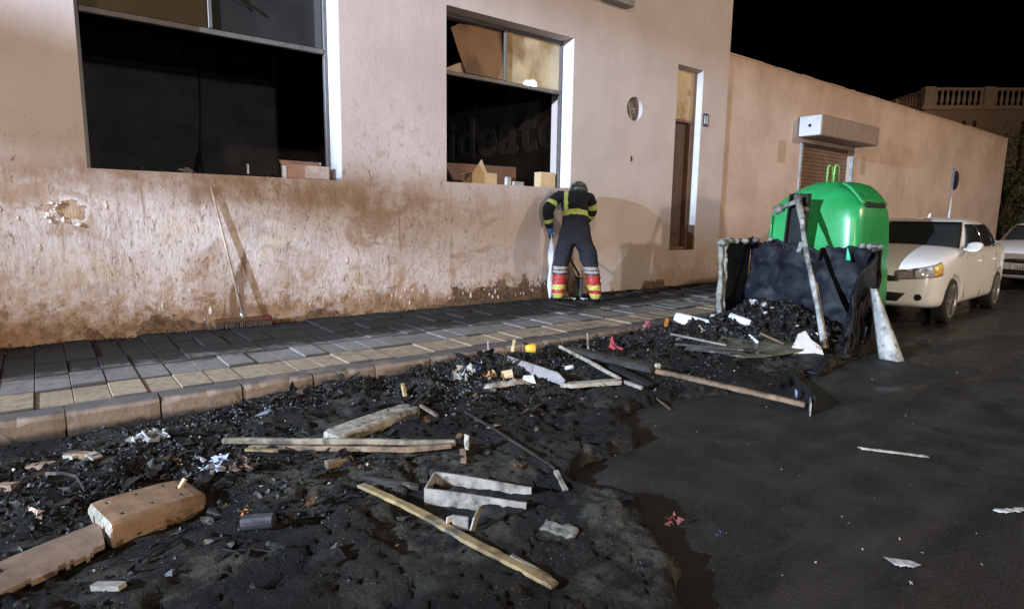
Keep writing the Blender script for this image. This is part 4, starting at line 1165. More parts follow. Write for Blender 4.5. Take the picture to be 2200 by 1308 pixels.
# ================================================================== GREEN BOTTLE BANK
def bottle_bank():
    cx, cy = 8.70, 4.02
    KX, KY = .87, .97
    t = thing('recycling_bin', 'large green plastic recycling bin with two lifting loops behind the burnt container', 'recycling bin', (cx, cy, 0))
    s = Sh('green_plastic', 0.32, 0.5)
    n = s.noise(3, 5, .6)
    x_, y_, z_ = s.xyz()
    c = s.mix(s.st(n, .3, .7), (0.014, 0.22, 0.055), (0.022, 0.30, 0.085))
    c = s.mix(s.mul(s.st(s.noise(1.0, 7, .68, s.pos((5, 5, 1.1))), .5, .72), .38), c, (0.05, 0.13, 0.06))
    c = s.mix(s.mul(s.st(s.noise(26, 4, .6), .6, .68), .35), c, (0.03, 0.07, 0.035))
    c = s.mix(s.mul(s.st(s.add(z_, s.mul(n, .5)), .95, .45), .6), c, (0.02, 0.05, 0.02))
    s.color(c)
    s.bump(s.noise(6, 3, .5), .12, .02)
    MG = s.mat
    def ring(z, h, e, N=72):
        out = []
        for k in range(N):
            a = 2 * math.pi * k / N; ca, sa = math.cos(a), math.sin(a)
            out.append((cx + KX * h * math.copysign(abs(ca) ** (2 / e), ca), cy + KY * h * math.copysign(abs(sa) ** (2 / e), sa), z))
        return out
    prof = [(.06, .66, 6), (.10, .69, 7), (.55, .68, 7.5), (1.1, .655, 8), (1.45, .63, 8), (1.58, .612, 7.5), (1.66, .585, 6.5), (1.74, .53, 5), (1.83, .44, 3.8), (1.91, .32, 3), (1.965, .19, 2.4), (1.985, .07, 2), (1.99, .01, 2)]
    g = Geo(); g.loft([ring(*p) for p in prof])
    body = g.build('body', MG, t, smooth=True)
    # overhanging hood with a black slot on the street side
    sheet('hood', lambda u, v: Vector((cx + (u - .5) * .74, cy - .28 - .28 * v - .015, 1.93 - .27 * v ** 1.5 + .02 * math.cos((u - .5) * 3.0))), 12, 8, MG, t, .025)
    g = Geo(); g.box((cx + .0, cy - .575, 1.66), (.56, .04, .075), Matrix.Rotation(R(-28), 3, 'X')); g.build('deposit_slot', M_BLACK, t, bevel=.015)
    for dy in (-.045, .045):
        g = Geo(); g.tube([(cx - .07, cy + dy, 1.95), (cx - .06, cy + dy, 2.17), (cx - .03, cy + dy, 2.2), (cx + .03, cy + dy, 2.2), (cx + .06, cy + dy, 2.17), (cx + .07, cy + dy, 1.95)], .012, 8)
        g.build('lifting_loop', simple('loop_green', (0.16, 0.42, 0.1), .4, .5), t, smooth=True)
    for dy in (-.34, .34):
        Geo().box((cx, cy + dy, .035), (1.1, .16, .07)).build('skid', M_TRIM, t)
    sheet('seam_rib', lambda u, v: Vector((cx - .612 + .045 * v, cy + .52 + .02 * (u - .5), .12 + 1.4 * v)), 2, 8, MG, t, .02)
    return t
bottle_bank()
# ================================================================== BURNT CONTAINER
def nz(a, b, s=0): return float(fbm(np.array([a]), np.array([b]), s, 3)[0]) - .5
def burnt_container():
    t = thing('burnt_container', 'black burnt out waste container with melted sides and a charred back panel', 'waste container', (7.3, 3.8, 0))
    XB = 7.70
    def back(u, v):
        y = 4.62 - 1.68 * u
        z = .04 + (1.17 + .09 * nz(u * 5, 3) + .06 * nz(u * 22, 5) - .05 * math.sin(u * 3.1) - .05 * u) * v
        x = XB - .05 * math.sin(math.pi * u) * (1 - v) + .18 * nz(u * 3.0, v * 3.0, 5) + .05 * nz(u * 9, v * 9, 6) + .07 * v
        return Vector((x, y, z))
    sheet('back_panel', back, 72, 40, M_PLASTIC_C, t, .022, lambda u, v: v < .992 + .10 * nz(u * 7, 2, 12) + .07 * nz(u * 30, 4, 13))
    def left(u, v):
        x = XB + .06 * v - .62 * u + .05 * nz(u * 3, v * 3, 8)
        return Vector((x, 4.62 + .035 * math.sin(u * 7 + v * 3) * u, .04 + (1.15 + .05 * nz(u * 4, 2, 3)) * v))
    sheet('left_side', left, 12, 16, M_PLASTIC_C, t, .022)
    # pale melted strands running down the front edge of the left side
    for j in range(5):
        pts = []
        x0 = 7.06 + .035 * j + .01 * random.random(); y0 = 4.63 + random.uniform(-.03, .05)
        for i in range(12):
            z = 1.16 - i * .1 - .02 * j
            pts.append((x0 + .035 * nz(z * 3, j * 7, 4) + .02 * i / 12, y0 + .05 * nz(z * 3 + 9, j * 3, 6) - .012 * i * (.4 if j < 2 else .1), z))
        Geo().tube(pts, [random.uniform(.014, .05) for _ in pts], 8, flat=.6).build('melted_strand', M_MELT, t, smooth=True)
    for (x, y, z, r_) in ((7.10, 4.62, 1.14, .075), (7.22, 4.60, 1.17, .06), (7.34, 4.58, 1.16, .05), (7.46, 4.52, 1.165, .055), (7.60, 4.44, 1.18, .045), (7.70, 4.30, 1.19, .04),
                          (7.74, 3.16, 1.15, .05), (7.74, 3.06, 1.15, .055), (7.69, 2.98, 1.15, .06), (7.58, 2.96, 1.12, .05)):
        g = Geo(); rr = []
        for i in range(7):
            a = math.pi * i / 6
            rr.append([(x + r_ * 1.3 * math.sin(a) * math.cos(k) * random.uniform(.7, 1.2), y + r_ * math.sin(a) * math.sin(k) * random.uniform(.7, 1.2), z + r_ * .75 * math.cos(a)) for k in [q * math.pi / 5 for q in range(10)]])
        g.loft(rr); g.build('melted_lump', M_MELT if y > 4 or x > 7.65 else M_CHARWOOD, t, smooth=True)
    # sagging, torn right side
    def right(u, v):
        top = 1.16 - .62 * u ** 1.15
        x = 7.76 - 1.02 * u + .05 * math.sin(v * 9 + u * 4) * (1 - v)
        y = 2.96 - .07 * u + .11 * math.sin(u * 11 + v * 2.0) * (.3 + .7 * (1 - v)) + .06 * nz(u * 5, v * 5, 2)
        return Vector((x, y, .03 + (top - .03) * v))
    def keep_r(u, v): return not (.18 < u < .60 and v < .16 + .32 * (1 - abs(u - .38) / .22) + .12 * nz(u * 12, 1, 4)) and not (u > .86 and v > .72)
    sheet('torn_right_side', right, 34, 20, M_PLASTIC_C, t, .02, keep_r)
    # strips of plastic that have run to the ground
    for j in range(6):
        x = 7.25 - .14 * j; pts = [(x + .03 * random.uniform(-1, 1), 2.90 - .03 * j + .03 * random.uniform(-1, 1), z) for z in (.62 - .06 * j, .42 - .04 * j, .22, .05, .015)]
        Geo().tube(pts, [.022, .03, .024, .035, .06], 7, flat=.5).build('hanging_strip', M_BLACK, t, smooth=True)
    # fold across the corner
    sheet('corner_fold', lambda u, v: Vector((7.70 - .55 * u * (1 - v * .6), 3.02 + .10 * v - .06 * u, 1.16 - .5 * u - .42 * v * (1 - u * .4))), 10, 10, M_PLASTIC_C, t, .018)
    sheet('green_speck', lambda u, v: Vector((7.635, 3.285 - .045 * u * (1.2 - v), .98 + .15 * v)), 2, 2, simple('green_speck', (.05, .5, .25), .5), t, .006)
    # black lid arm standing behind the back edge
    g = Geo()
    g.box((7.86, 4.02, 1.43), (.02, .25, .72), Matrix.Rotation(R(3), 3, 'X')); g.box((7.82, 4.135, 1.43), (.10, .02, .715), Matrix.Rotation(R(3), 3, 'X')); g.box((7.82, 3.905, 1.43), (.10, .02, .715), Matrix.Rotation(R(3), 3, 'X'))
    g.build('lid_arm', M_DARKMETAL, t, bevel=.004, seg=1)
    g = Geo(); g.tube([(7.74, 3.98, 1.70), (7.77, 4.22, 1.60)], [.03, .03], 10); g.tube([(7.765, 4.2, 1.605), (7.77, 4.29, 1.57)], [.055, .06], 12); g.tube([(7.75, 3.86, 1.58), (7.77, 3.93, 1.6)], .03, 8)
    g.build('hinge_knob', M_MELT, t, smooth=True)
    return t
burnt_container()
# pole leaning over the container
t = thing('leaning_pole', 'whitened metal pole leaning up against the black container', 'pole', (6.42, 2.88, 0))
a = Vector((6.42, 2.87, .03)); b = Vector((7.66, 3.96, 1.72))
P = [a + (b - a) * (i / 12) + Vector((.008 * math.sin(i * 1.3), .010 * math.cos(i * .9), 0)) for i in range(13)]
Geo().tube(P, [.026 - .0 * i + .003 * (i % 3) for i in range(13)], 12).build('shaft', M_PALE, t, smooth=True)
Geo().tube([P[10], P[12] + Vector((.02, .01, .03))], [.036, .042], 12).build('upper_joint', M_MELT, t, smooth=True)
Geo().beam([a + Vector((.03, -.02, 0)), a + (b - a) * .42 + Vector((.03, -.028, 0))], .014, .03).build('side_strip', M_RUST, t)
Geo().beam([P[8] + Vector((-.02, .03, .03)), P[8] + Vector((-.03, .05, -.09))], .05, .02).build('tag', M_PALE, t)
# ashen curved panel propped beside it
tag(sheet('bent_plastic_sheet', lambda u, v: Vector((6.98 + .36 * v + .09 * u * (1 - v) - .07 * math.sin(u * math.pi), 2.57 + .31 * v - .20 * u * (1 - .78 * v) - .05 * math.sin(u * math.pi), .0 + .76 * v + .015 * nz(u * 5, v * 5))), 10, 14, M_PALE, None, .018, lambda u, v: v < .93 + .1 * nz(u * 6, 0, 3), loc=(7.0, 2.5, 0)),
    'curved ash white panel propped against the right side of the burnt container', 'panel')

# ================================================================== FIREFIGHTER
def person():
    th = R(-43.8)
    t = thing('person', 'firefighter in dark kit with red and yellow boots bending towards the wall, seen from behind', 'person', (6.335, 6.655, SWZ), None, th, local=True)
    V = []; Ed = []; Ra = []
    def add(p, r_, par=None):
        V.append(p); Ra.append(r_ if isinstance(r_, tuple) else (r_, r_))
        if par is not None: Ed.append((par, len(V) - 1))
        return len(V) - 1
    pel = add((.03, -.03, 1.07), (.245, .20))
    belly = add((.02, .04, 1.25), (.245, .19), pel)
    chest = add((.015, .14, 1.43), (.26, .185), belly)
    ups = add((.01, .24, 1.56), (.215, .15), chest)
    neck = add((.02, .37, 1.575), (.085, .085), ups)
    head = add((.03, .45, 1.565), (.105, .105), neck)
    crown = add((.035, .54, 1.53), (.085, .085), head)
    nose = add((.035, .55, 1.40), (.03, .03), head)
    for sx, kx, ax_, tx in ((-.11, -.175, -.198, -.225), (.16, .262, .345, .385)):
        hp = add((sx, -.005, .90), (.165, .165), pel)
        th_ = add(((sx + kx) / 2, .01, .72), (.142, .145), hp)
        kn = add((kx, .02, .53), (.118, .12), th_)
        cf = add(((kx + ax_) / 2, -.01, .33), (.110, .112), kn)
        an = add((ax_, -.025, .11), (.098, .10), cf)
        he = add((ax_ - .0, -.02, .055), (.065, .058), an)
        add((tx, .17, .05), (.055, .048), he)
    # arms: left hangs in front of the hip, right works in front of the body
    hands = []
    for pts, rr in ((((-.215, .235, 1.55), (-.315, .20, 1.47), (-.395, .13, 1.33), (-.385, .17, 1.21), (-.365, .20, 1.10)), (.115, .102, .092, .082, .066)),
                    (((.215, .25, 1.54), (.265, .30, 1.42), (.26, .40, 1.29), (.17, .47, 1.18), (.08, .52, 1.08)), (.10, .088, .078, .07, .058))):
        p = ups
        for q, r_ in zip(pts, rr): p = add(q, r_, p)
        w = Vector(pts[-1]); d = (w - Vector(pts[-2])).normalized()
        palm = add(tuple(w + d * .075), (.044, .036), p)
        hands.append(w + d * .11)
        side = Vector((1, 0, 0)); side = (side - d * side.dot(d)).normalized(); nrm = d.cross(side)
        for i in range(4):
            o = side * (.030 - .020 * i)
            L = (.036, .042, .039, .030)[i]
            k1 = add(tuple(w + d * (.125) + o), .0105, palm)
            k2 = add(tuple(w + d * (.125 + L) + o + nrm * .012), .0095, k1)
            add(tuple(w + d * (.125 + L * 1.7) + o + nrm * .036), .0085, k2)
        k1 = add(tuple(w + d * .075 + side * .052), .012, palm)
        add(tuple(w + d * .115 + side * .066 + nrm * .015), .010, k1)
    me = bpy.data.meshes.new('body'); me.from_pydata(V, Ed, [])
    o = bpy.data.objects.new('body', me); COL.objects.link(o); o.parent = t
    md = o.modifiers.new('skin', 'SKIN'); md.use_smooth_shade = True; md.branch_smoothing = .6
    sv = me.skin_vertices[0].data
    for i, r_ in enumerate(Ra): sv[i].radius = r_
    sv[0].use_root = True
    o.modifiers.new('sub', 'SUBSURF').levels = 4
    o.modifiers['sub'].render_levels = 4
    bake(o)
    me = o.data
    # folds in the heavy cloth
    C = np.array([v.co[:] for v in me.vertices]); Nn = np.array([v.normal[:] for v in me.vertices])
    fo_ = .030 * (fbm(C[:, 0] * 7 + C[:, 2] * 2, C[:, 2] * 11 + C[:, 1] * 4, 51, 3) - .5) + .016 * (fbm(C[:, 0] * 4 + 9, C[:, 2] * 20 - np.abs(C[:, 0]) * 14, 61, 2) - .5)
    ok_ = (C[:, 2] > .13) & (C[:, 2] < 1.62)
    for h_ in hands: ok_ &= np.linalg.norm(C - np.array(h_[:]), axis=1) > .13
    C = C + Nn * (fo_ * ok_)[:, None]
    me.vertices.foreach_set('co', C.ravel())
    fab = lambda n_, c, r_=.85: simple(n_, c, r_, .2, var=.25, scale=12, bump=.5)
    M = dict(jacket=fab('navy_black_jacket', (.012, .013, .017)), trousers=fab('charcoal_trousers', (.017, .018, .024)), lime=simple('lime_reflective', (.40, .47, .12), .45, .4, var=.12),
             yellow=simple('yellow_boot_band', (.40, .34, .075), .45, .4, var=.12), red=simple('red_boot', (.28, .018, .015), .5, .4, var=.15),
             pale=simple('pale_boot_cuff', (.26, .22, .195), .7, .3, var=.15), sole=simple('black_sole', (.012, .012, .012), .6), glove=simple('blue_glove', (.06, .16, .45), .6), skin=simple('skin_tone', (.45, .28, .2), .6))
    order = list(M)
    me.materials.clear()
    for k in order: me.materials.append(M[k])
    LA = [Vector(p) for p in ((-.215, .235, 1.55), (-.315, .20, 1.47), (-.395, .13, 1.33), (-.385, .17, 1.21), (-.365, .20, 1.10))]
    RA = [Vector(p) for p in ((.215, .25, 1.54), (.265, .30, 1.42), (.26, .40, 1.29), (.17, .47, 1.18), (.08, .52, 1.08))]
    def arm_par(arm, c):
        best = (9, 0); acc = 0
        for i in range(len(arm) - 1):
            a_, b_ = arm[i], arm[i + 1]; e = b_ - a_; tt = max(0, min(1, (c - a_).dot(e) / e.length_squared))
            d_ = (c - a_ - e * tt).length
            if d_ < best[0]: best = (d_, acc + tt * e.length)
            acc += e.length
        return best
    for p in me.polygons:
        c = p.center; k = 'jacket'
        if c.z < .97 and abs(c.x) < .6 and c.y < .32:
            z = c.z + .10 * (c.x if c.x > 0 else 0)
            leg = .55
            z = c.z
            k = 'trousers'
            if z < .062: k = 'sole'
            elif c.y > .10 and z < .13: k = 'sole'
            elif z < .135: k = 'yellow'
            elif z < .19: k = 'red'
            elif z < .262: k = 'yellow'
            elif z < .405: k = 'red'
            elif z < .43: k = 'sole'
            elif z < .468: k = 'pale'
            elif z < .482: k = 'trousers'
            elif z < .525: k = 'pale'
        else:
            dl, sl_ = arm_par(LA, c); dr, sr = arm_par(RA, c)
            if min((c - hands[0]).length, (c - hands[1]).length) < .095: k = 'glove'
            elif (c - Vector(V[head])).length < .17 and c.y > .40: k = 'skin'
            elif c.x < -.25 and dl < .12:
                if .15 < sl_ < .215 or .435 < sl_ < .49: k = 'lime'
            elif c.x > .2 and dr < .12 and c.y > .2:
                if .12 < sr < .19 or .30 < sr < .36: k = 'lime'
            else:
                zc = 1.325 - 1.1 * (c.x - .02) ** 2
                if zc - .042 < c.z < zc + .040 and c.y < .35: k = 'lime'
                elif -.155 < c.x < -.095 and p.normal.y < .5 and c.z > zc: k = 'lime'
                elif c.z < zc - .03: k = 'trousers'
        p.material_index = order.index(k)
        p.use_smooth = True
    # helmet with comb and neck guard
    hc = Vector((.055, .445, 1.635)); tilt = Matrix.Rotation(R(-42), 3, 'X')
    g = Geo(); rr = []
    for zz, r_ in ((-.10, .142), (-.06, .15), (0, .15), (.05, .135), (.09, .105), (.115, .06), (.124, .012)):
        rr.append([hc + tilt @ Vector((r_ * .92 * math.cos(k * math.pi / 12), r_ * 1.1 * math.sin(k * math.pi / 12), zz)) for k in range(24)])
    g.loft(rr); hel = g.build('helmet', simple('helmet_shell', (.025, .032, .022), .35, .5, var=.3), t, smooth=True)
    for dx in (-.05, 0, .05):
        Geo().tube([hc + tilt @ Vector((dx, .16 * math.cos(a), -.03 + (.158 - abs(dx) * .4) * math.sin(a))) for a in [q * math.pi / 10 for q in range(11)]], .011, 6).build('helmet_comb', simple('comb_olive', (.10, .115, .07), .5), hel, smooth=True)
    g = Geo(); g.tube([hc + tilt @ Vector((.135, -.02, -.05)), hc + tilt @ Vector((.145, .0, -.11)), Vector((.20, .34, 1.56))], .012, 8)
    g.build('chin_strap', simple('strap_orange', (.42, .23, .06), .6), hel, smooth=True)
    for sx in (-1, 1):
        Geo().tube([Vector((.035 + sx * .038, .545, 1.478)), Vector((.035 + sx * .038, .556, 1.470))], .012, 8).build('eye', simple('eye_white', (.6, .6, .58), .3), t)
    return t, hands
per, hands = person()
PS = 1.03
per.scale = (PS, PS, PS)
mw = Matrix.Translation((6.335, 6.655, SWZ)) @ Matrix.Rotation(R(-43.8), 4, 'Z') @ Matrix.Scale(PS, 4)
def loc2w(p): return mw @ Vector(p)
# white plastic sack hanging from the gloved hand down to the pavement
hw = hands[0]
def sack(u, v):
    wdt = .035 + .085 * math.sin(min(1, v * 1.2) * math.pi / 2) - .02 * v
    x = hw.x + .012 + .035 * v + (u - .5) * wdt * 1.2 + .012 * math.sin(v * 14 + u * 5)
    y = hw.y + .0 + .03 * math.sin(u * 6 + v * 4) + .03 * v
    return loc2w((x, y, hw.z - .0 - (hw.z - .012) * v))
tag(sheet('plastic_sheeting', sack, 10, 20, M_WHITE, None, .006, loc=tuple(loc2w((hw.x, hw.y, 0)))), 'long strip of white plastic hanging from the firefighter\'s gloved hand', 'plastic sheet')
# black shovel between the boots
t = thing('shovel', 'black shovel standing blade down between the firefighter\'s boots', 'shovel', tuple(loc2w((.09, .22, 0))))
def lw(x, y, z): return loc2w((x, y, z))
sheet('blade', lambda u, v: lw(.025 + .125 * u, .22 + .03 * math.sin(u * math.pi) , .02 + .37 * v - .10 * v * u * (1 if v > .9 else 0)), 6, 8, M_TRIM, t, .012)
Geo().tube([lw(.10, .24, .37), lw(.06, .30, .44), lw(-.02, .38, .56), lw(-.10, .5, .75), lw(.02, .55, 1.0)], .017, 8).build('handle', M_TRIM, t, smooth=True)
g = Geo()
for i, (x, y) in enumerate(((-.08, .16), (-.03, .2), (.16, .16), (.2, .12), (.02, .12))):
    tag(sheet('paper_scrap', lambda u, v, x=x, y=y, i=i: lw(x + .07 * (u - .5), y + .06 * (v - .5), .012 + .035 * abs(math.sin(3 * u + 2 * v + i))), 4, 3, (M_PAPER, M_BLUEPAPER)[i % 2], None, .003, loc=tuple(lw(x, y, 0))),
        ('white scrap of paper on the pavement beside the firefighter\'s left boot', 'bluish paper scrap on the pavement between the firefighter\'s boots', 'white paper scrap against the firefighter\'s right boot', 'bluish paper scrap under the toe of the right boot', 'crumpled white paper in front of the shovel blade')[i], 'paper scrap', 'paper scraps at the firefighter\'s feet')

# ================================================================== BROOM
t = thing('broom', 'wide yard broom with wooden head leaning on the stained wall', 'broom', (1.72, 7.14, SWZ))
ha = Vector((1.445, 7.16, SWZ)); hb = Vector((2.03, 7.12, SWZ)); up = Vector((0, 0, 1))
Geo().beam([ha + up * .085, hb + up * .085], .075, .045).build('head', simple('broom_wood', (.075, .036, .014), .6, .3, var=.25), t, bevel=.012)
Geo().beam([ha + (hb - ha) * .78 + up * .0855, hb + (hb - ha) * .012 + up * .0855], .079, .049).build('head_end', simple('broom_red', (.08, .012, .008), .5), t, bevel=.012)
g = Geo()
for i in range(60):
    for j in range(5):
        q = ha + (hb - ha) * ((i + .5) / 60) + (Vector((.04, .58, 0)).normalized() * (j - 2) * .013)
        q = q + Vector((random.uniform(-.003, .003), random.uniform(-.004, .004), 0))
        e = q + Vector(((i / 60 - .5) * .02 + random.uniform(-.006, .006), (j - 2) * .006, 0))
        g.tube([e + up * .004, q + up * .07], [.004, .005], 4, cap=False)
tag(g.build('bristles', simple('dark_bristle', (.05, .03, .018), .8), t), kind='stuff')
hm = (ha + hb) * .5
Geo().tube([hm + up * .10, Vector((1.49, 7.205, 1.72))], .0125, 10).build('handle', simple('pale_handle', (.34, .25, .18), .5, .4, var=.3), t, smooth=True)
Geo().tube([hm + up * .09, hm + (Vector((1.49, 7.205, 1.72)) - hm) * .085 + up * .03], .017, 10).build('socket', M_STEEL, t, smooth=True)

# ================================================================== THINGS ON THE WINDOW SILLS
ZS1, ZS2 = 1.845, 1.90
def carton(name, label, c, s, rz, m_, grp=None, flap=True):
    t = thing(name, label, 'cardboard box', (c[0], c[1], c[2]), grp)
    rot = Matrix.Rotation(R(rz), 3, 'Z')
    cz = c[2] + s[2] / 2
    g = Geo(); w = .006
    for dx, dy, sx, sy in ((0, -s[1] / 2, s[0], w), (0, s[1] / 2, s[0], w), (-s[0] / 2, 0, w, s[1] - w), (s[0] / 2, 0, w, s[1] - w)):
        p = rot @ Vector((dx, dy, 0)); g.box((c[0] + p.x, c[1] + p.y, cz), (sx, sy, s[2]), rot)
    g.box((c[0], c[1], c[2] + .004), (s[0] - w, s[1] - w, .006), rot)
    g.build('box_sides', m_, t)
    if flap:
        p = rot @ Vector((0, s[1] / 2 + .0, 0)); g = Geo()
        g.box((c[0] + p.x, c[1] + p.y + .04, c[2] + s[2] + .03), (s[0] * .96, .005, .12), rot @ Matrix.Rotation(R(-50), 3, 'X')); g.build('flap', m_, t)
    return t
bx = carton('cardboard_box', 'pinkish cardboard box on the sill at the right of the first window', (2.62, 7.50, ZS1 + .012), (.52, .22, .155), 3, M_BOARD2)
Geo().box((2.72, 7.384, ZS1 + .09), (.29, .006, .15)).build('box_label', simple('pale_label', (.45, .37, .35), .8), bx)
tag(Geo().tube([(2.335, 7.40, ZS1), (2.335, 7.40, ZS1 + .02), (2.335, 7.40, ZS1 + .145), (2.335, 7.40, ZS1 + .15)], [.026, .028, .028, .024], 14).build('white_roll', M_WHITE, None, smooth=True, loc=(2.335, 7.4, ZS1)),
    'white cylindrical roll on the sill left of the pinkish box', 'roll')
t = thing('red_bottle', 'small red topped bottle behind the pinkish box on the sill', 'bottle', (2.86, 7.62, ZS1))
Geo().tube([(2.86, 7.65, ZS1), (2.86, 7.65, ZS1 + .16), (2.86, 7.65, ZS1 + .2)], [.028, .028, .012], 12).build('bottle_body', M_RED, t, smooth=True)
Geo().tube([(2.86, 7.65, ZS1 + .2), (2.86, 7.65, ZS1 + .235)], .014, 10).build('cap', M_PAPER, t)
tag(Geo().tube([(1.99, 7.64, ZS1), (1.99, 7.64, ZS1 + .02), (1.99, 7.64, ZS1 + .16)], [.012, .012, .012], 10).build('white_stick', M_WHITE, None, loc=(1.99, 7.64, ZS1)), 'slim white stick standing on the sill of the first window', 'stick')
def rubble(label, x0, x1, n, loc, zs, yb, hmax):
    g = Geo()
    for i in range(n):
        x = random.uniform(x0, x1); w_ = random.uniform(.03, .09); h_ = random.uniform(.02, hmax)
        g.box((x, yb + random.uniform(-.07, .07), zs + h_ * .42), (w_, random.uniform(.02, .06), h_), Matrix.Rotation(random.uniform(-.5, .5), 3, 'Y') @ Matrix.Rotation(random.uniform(0, 3), 3, 'Z'))
    return tag(g.build('charred_rubble', M_BLACK, None, loc=loc), label, 'charred rubble', kind='stuff')
rubble('low black rubble along the sill of the first window', .45, 2.3, 26, (1.3, 7.6, ZS1), ZS1, 7.6, .07)
tag(sheet('crumpled_sheet', lambda u, v: Vector((1.22 + .22 * u, 7.60 + .1 * v, ZS1 + .01 + .09 * math.sin(u * math.pi) * (.5 + .5 * math.sin(v * 3 + u * 8)))), 10, 6, simple('dull_grey_sheet', (.16, .15, .155), .8), None, .004, loc=(1.3, 7.6, ZS1)),
    'crumpled grey sheet lying in the middle of the first window sill', 'sheet')
# second window: open cartons in pale board
t = thing('cardboard_box', 'pale open cardboard box with raised flaps at the left of the second sill', 'cardboard box', (5.12, 7.46, ZS2))
Geo().box((5.22, 7.50, ZS2 + .085), (.44, .2, .17)).build('box_sides', M_BOARD, t)
g = Geo(); g.add([(5.00, 7.395, ZS2 + .168), (5.26, 7.395, ZS2 + .168), (5.14, 7.36, ZS2 + .345), (5.0, 7.41, ZS2 + .172), (5.26, 7.41, ZS2 + .172), (5.14, 7.375, ZS2 + .347)], [(0, 1, 2), (5, 4, 3), (0, 3, 4, 1), (1, 4, 5, 2), (2, 5, 3, 0)])
g.build('front_flap', M_BOARD, t)
Geo().beam([(5.02, 7.45, ZS2 + .19), (4.80, 7.45, ZS2 + .135)], .16, .008).build('side_flap', M_BOARD, t)
tag(Geo().box((5.66, 7.42, ZS2 + .065), (.085, .06, .13), Matrix.Rotation(R(2), 3, 'Y')).build('small_carton', M_PAPER, None, bevel=.004, seg=1, loc=(5.66, 7.42, ZS2)), 'small upright pale carton near the middle of the second sill', 'carton')
tag(Geo().box((5.84, 7.42, ZS2 + .035), (.21, .09, .07), Matrix.Rotation(R(4), 3, 'Z')).build('flat_carton', M_PAPER, None, bevel=.004, seg=1, loc=(5.84, 7.42, ZS2)), 'low flat pale carton lying right of the small upright one', 'carton')
carton('cardboard_box', 'tall tan cardboard box at the right end of the second sill', (6.52, 7.56, ZS2), (.30, .16, .25), 0, M_BOARD, flap=False)
# ================================================================== DEBRIS ON THE ROAD
def P3(x, y, h=0.0): return Vector((x, y, gz(x, y) + h))
def stick(name, label, cat, pts, w, h, m_, grp=None, bend=0.0, roll=0.0, bevel=0.0, sub=6):
    """a bar or stick lying along pts = (x, y, height above the crust)"""
    za, zb_ = gz(*pts[0][:2]), gz(*pts[-1][:2]); nn = len(pts) - 1
    pp = [Vector((x, y, za + (zb_ - za) * i / nn + hh)) for i, (x, y, hh) in enumerate(pts)]
    full = []
    for i in range(len(pp) - 1):
        for k in range(sub):
            f = k / sub
            full.append(pp[i] * (1 - f) + pp[i + 1] * f + Vector((random.uniform(-1, 1), random.uniform(-1, 1), random.uniform(0, 1))) * bend)
    full.append(pp[-1])
    n_ = len(full)
    if not isinstance(w, list): w = [w * random.uniform(.86, 1.08) for _ in range(n_)]
    elif len(w) != n_: w = [w[int(i * (len(w) - 1) / (n_ - 1))] for i in range(n_)]
    if not isinstance(h, list): h = [h * random.uniform(.85, 1.08) for _ in range(n_)]
    g = Geo().beam(full, w, h, roll=roll)
    return tag(g.build(name, m_, None, bevel=bevel, seg=1, loc=tuple(pp[0])), label, cat, grp)

# big browned metal cover with bolt holes (hollow front, two slots)
t = thing('metal_cover', 'brown metal cover with bolt holes and two slots in its pale front end', 'metal cover', (.3, 3.1, 0))
A0, A1, A2, A3 = Vector((.066, 3.232, 0)), Vector((.150, 2.948, 0)), Vector((.530, 3.058, 0)), Vector((.470, 3.290, 0))
ax = ((A2 + A3) / 2 - (A0 + A1) / 2); Lc = ax.length; ax.normalize(); sd = Vector((ax.y, -ax.x, 0))
c0 = (A0 + A1) / 2; hw_ = (A1 - A0).length / 2
zb = .045
g = Geo(); rings = []
for s_, k, top in ((0.0, .98, .104), (.012, 1.0, .120), (.06, 1.0, .124), (.2, .99, .123), (.34, .97, .121), (.42, .92, .116), (.465, .82, .106), (.49, .66, .092), (.50, .5, .078)):
    p = c0 + ax * (s_ * Lc / .47); w_ = hw_ * k
    rings.append([p + sd * x + Vector((0, 0, z)) for x, z in ((w_ * 1.06, zb - .04), (w_ * 1.02, top - .030), (w_ * .98, top - .012), (w_ * .88, top), (-w_ * .88, top), (-w_ * .98, top - .012), (-w_ * 1.02, top - .030), (-w_ * 1.06, zb - .04))])
g.loft(rings)
cov = g.build('cover_body', [M_TAN, M_CREAM], t)
cg = Geo()
for u, v in ((.10, .55), (.12, -.58), (.30, .55), (.33, -.5), (.50, .58), (.54, -.48)):
    p = c0 + ax * (u * Lc * 1.5) + sd * (-v * hw_ * .95)
    if (p - c0).dot(ax) > Lc * .93: continue
    cg.tube([p + Vector((0, 0, .095)), p + Vector((0, 0, .22))], .0115, 14)
pc = c0 + ax * (Lc * .86) - sd * .02
cg.tube([pc + Vector((0, 0, .08)), pc + Vector((0, 0, .22))], .016, 14)
for v in (-.42, .48):
    p = c0 + sd * (v * hw_) - ax * .02
    cg.box(p + Vector((0, 0, .045)), (.12, .024, .085), Matrix(((ax.x, sd.x, 0), (ax.y, sd.y, 0), (0, 0, 1))))
boolean(cov, cg)
for p in cov.data.polygons:
    if p.normal.dot(ax) < -.6 and p.center.x + OFF[cov.name].x < .22: p.material_index = 1  # end towards the floodlight coloured cream, painting in its light
stk = Geo().beam([pc + Vector((-.005, .0, .102)), pc + Vector((.03, .012, .148))], .02, .012)
stk.build('wood_plug', M_WOODC, t)
tag(Geo().loft([[c0 + sd * x + Vector((0, 0, z)) - ax * d for x, z in ((.05, .01), (.05, .03), (-.1, .035), (-.1, .01))] for d in (-.02, .08)]).build('rubber_pad', M_BLACK, t), None, None)

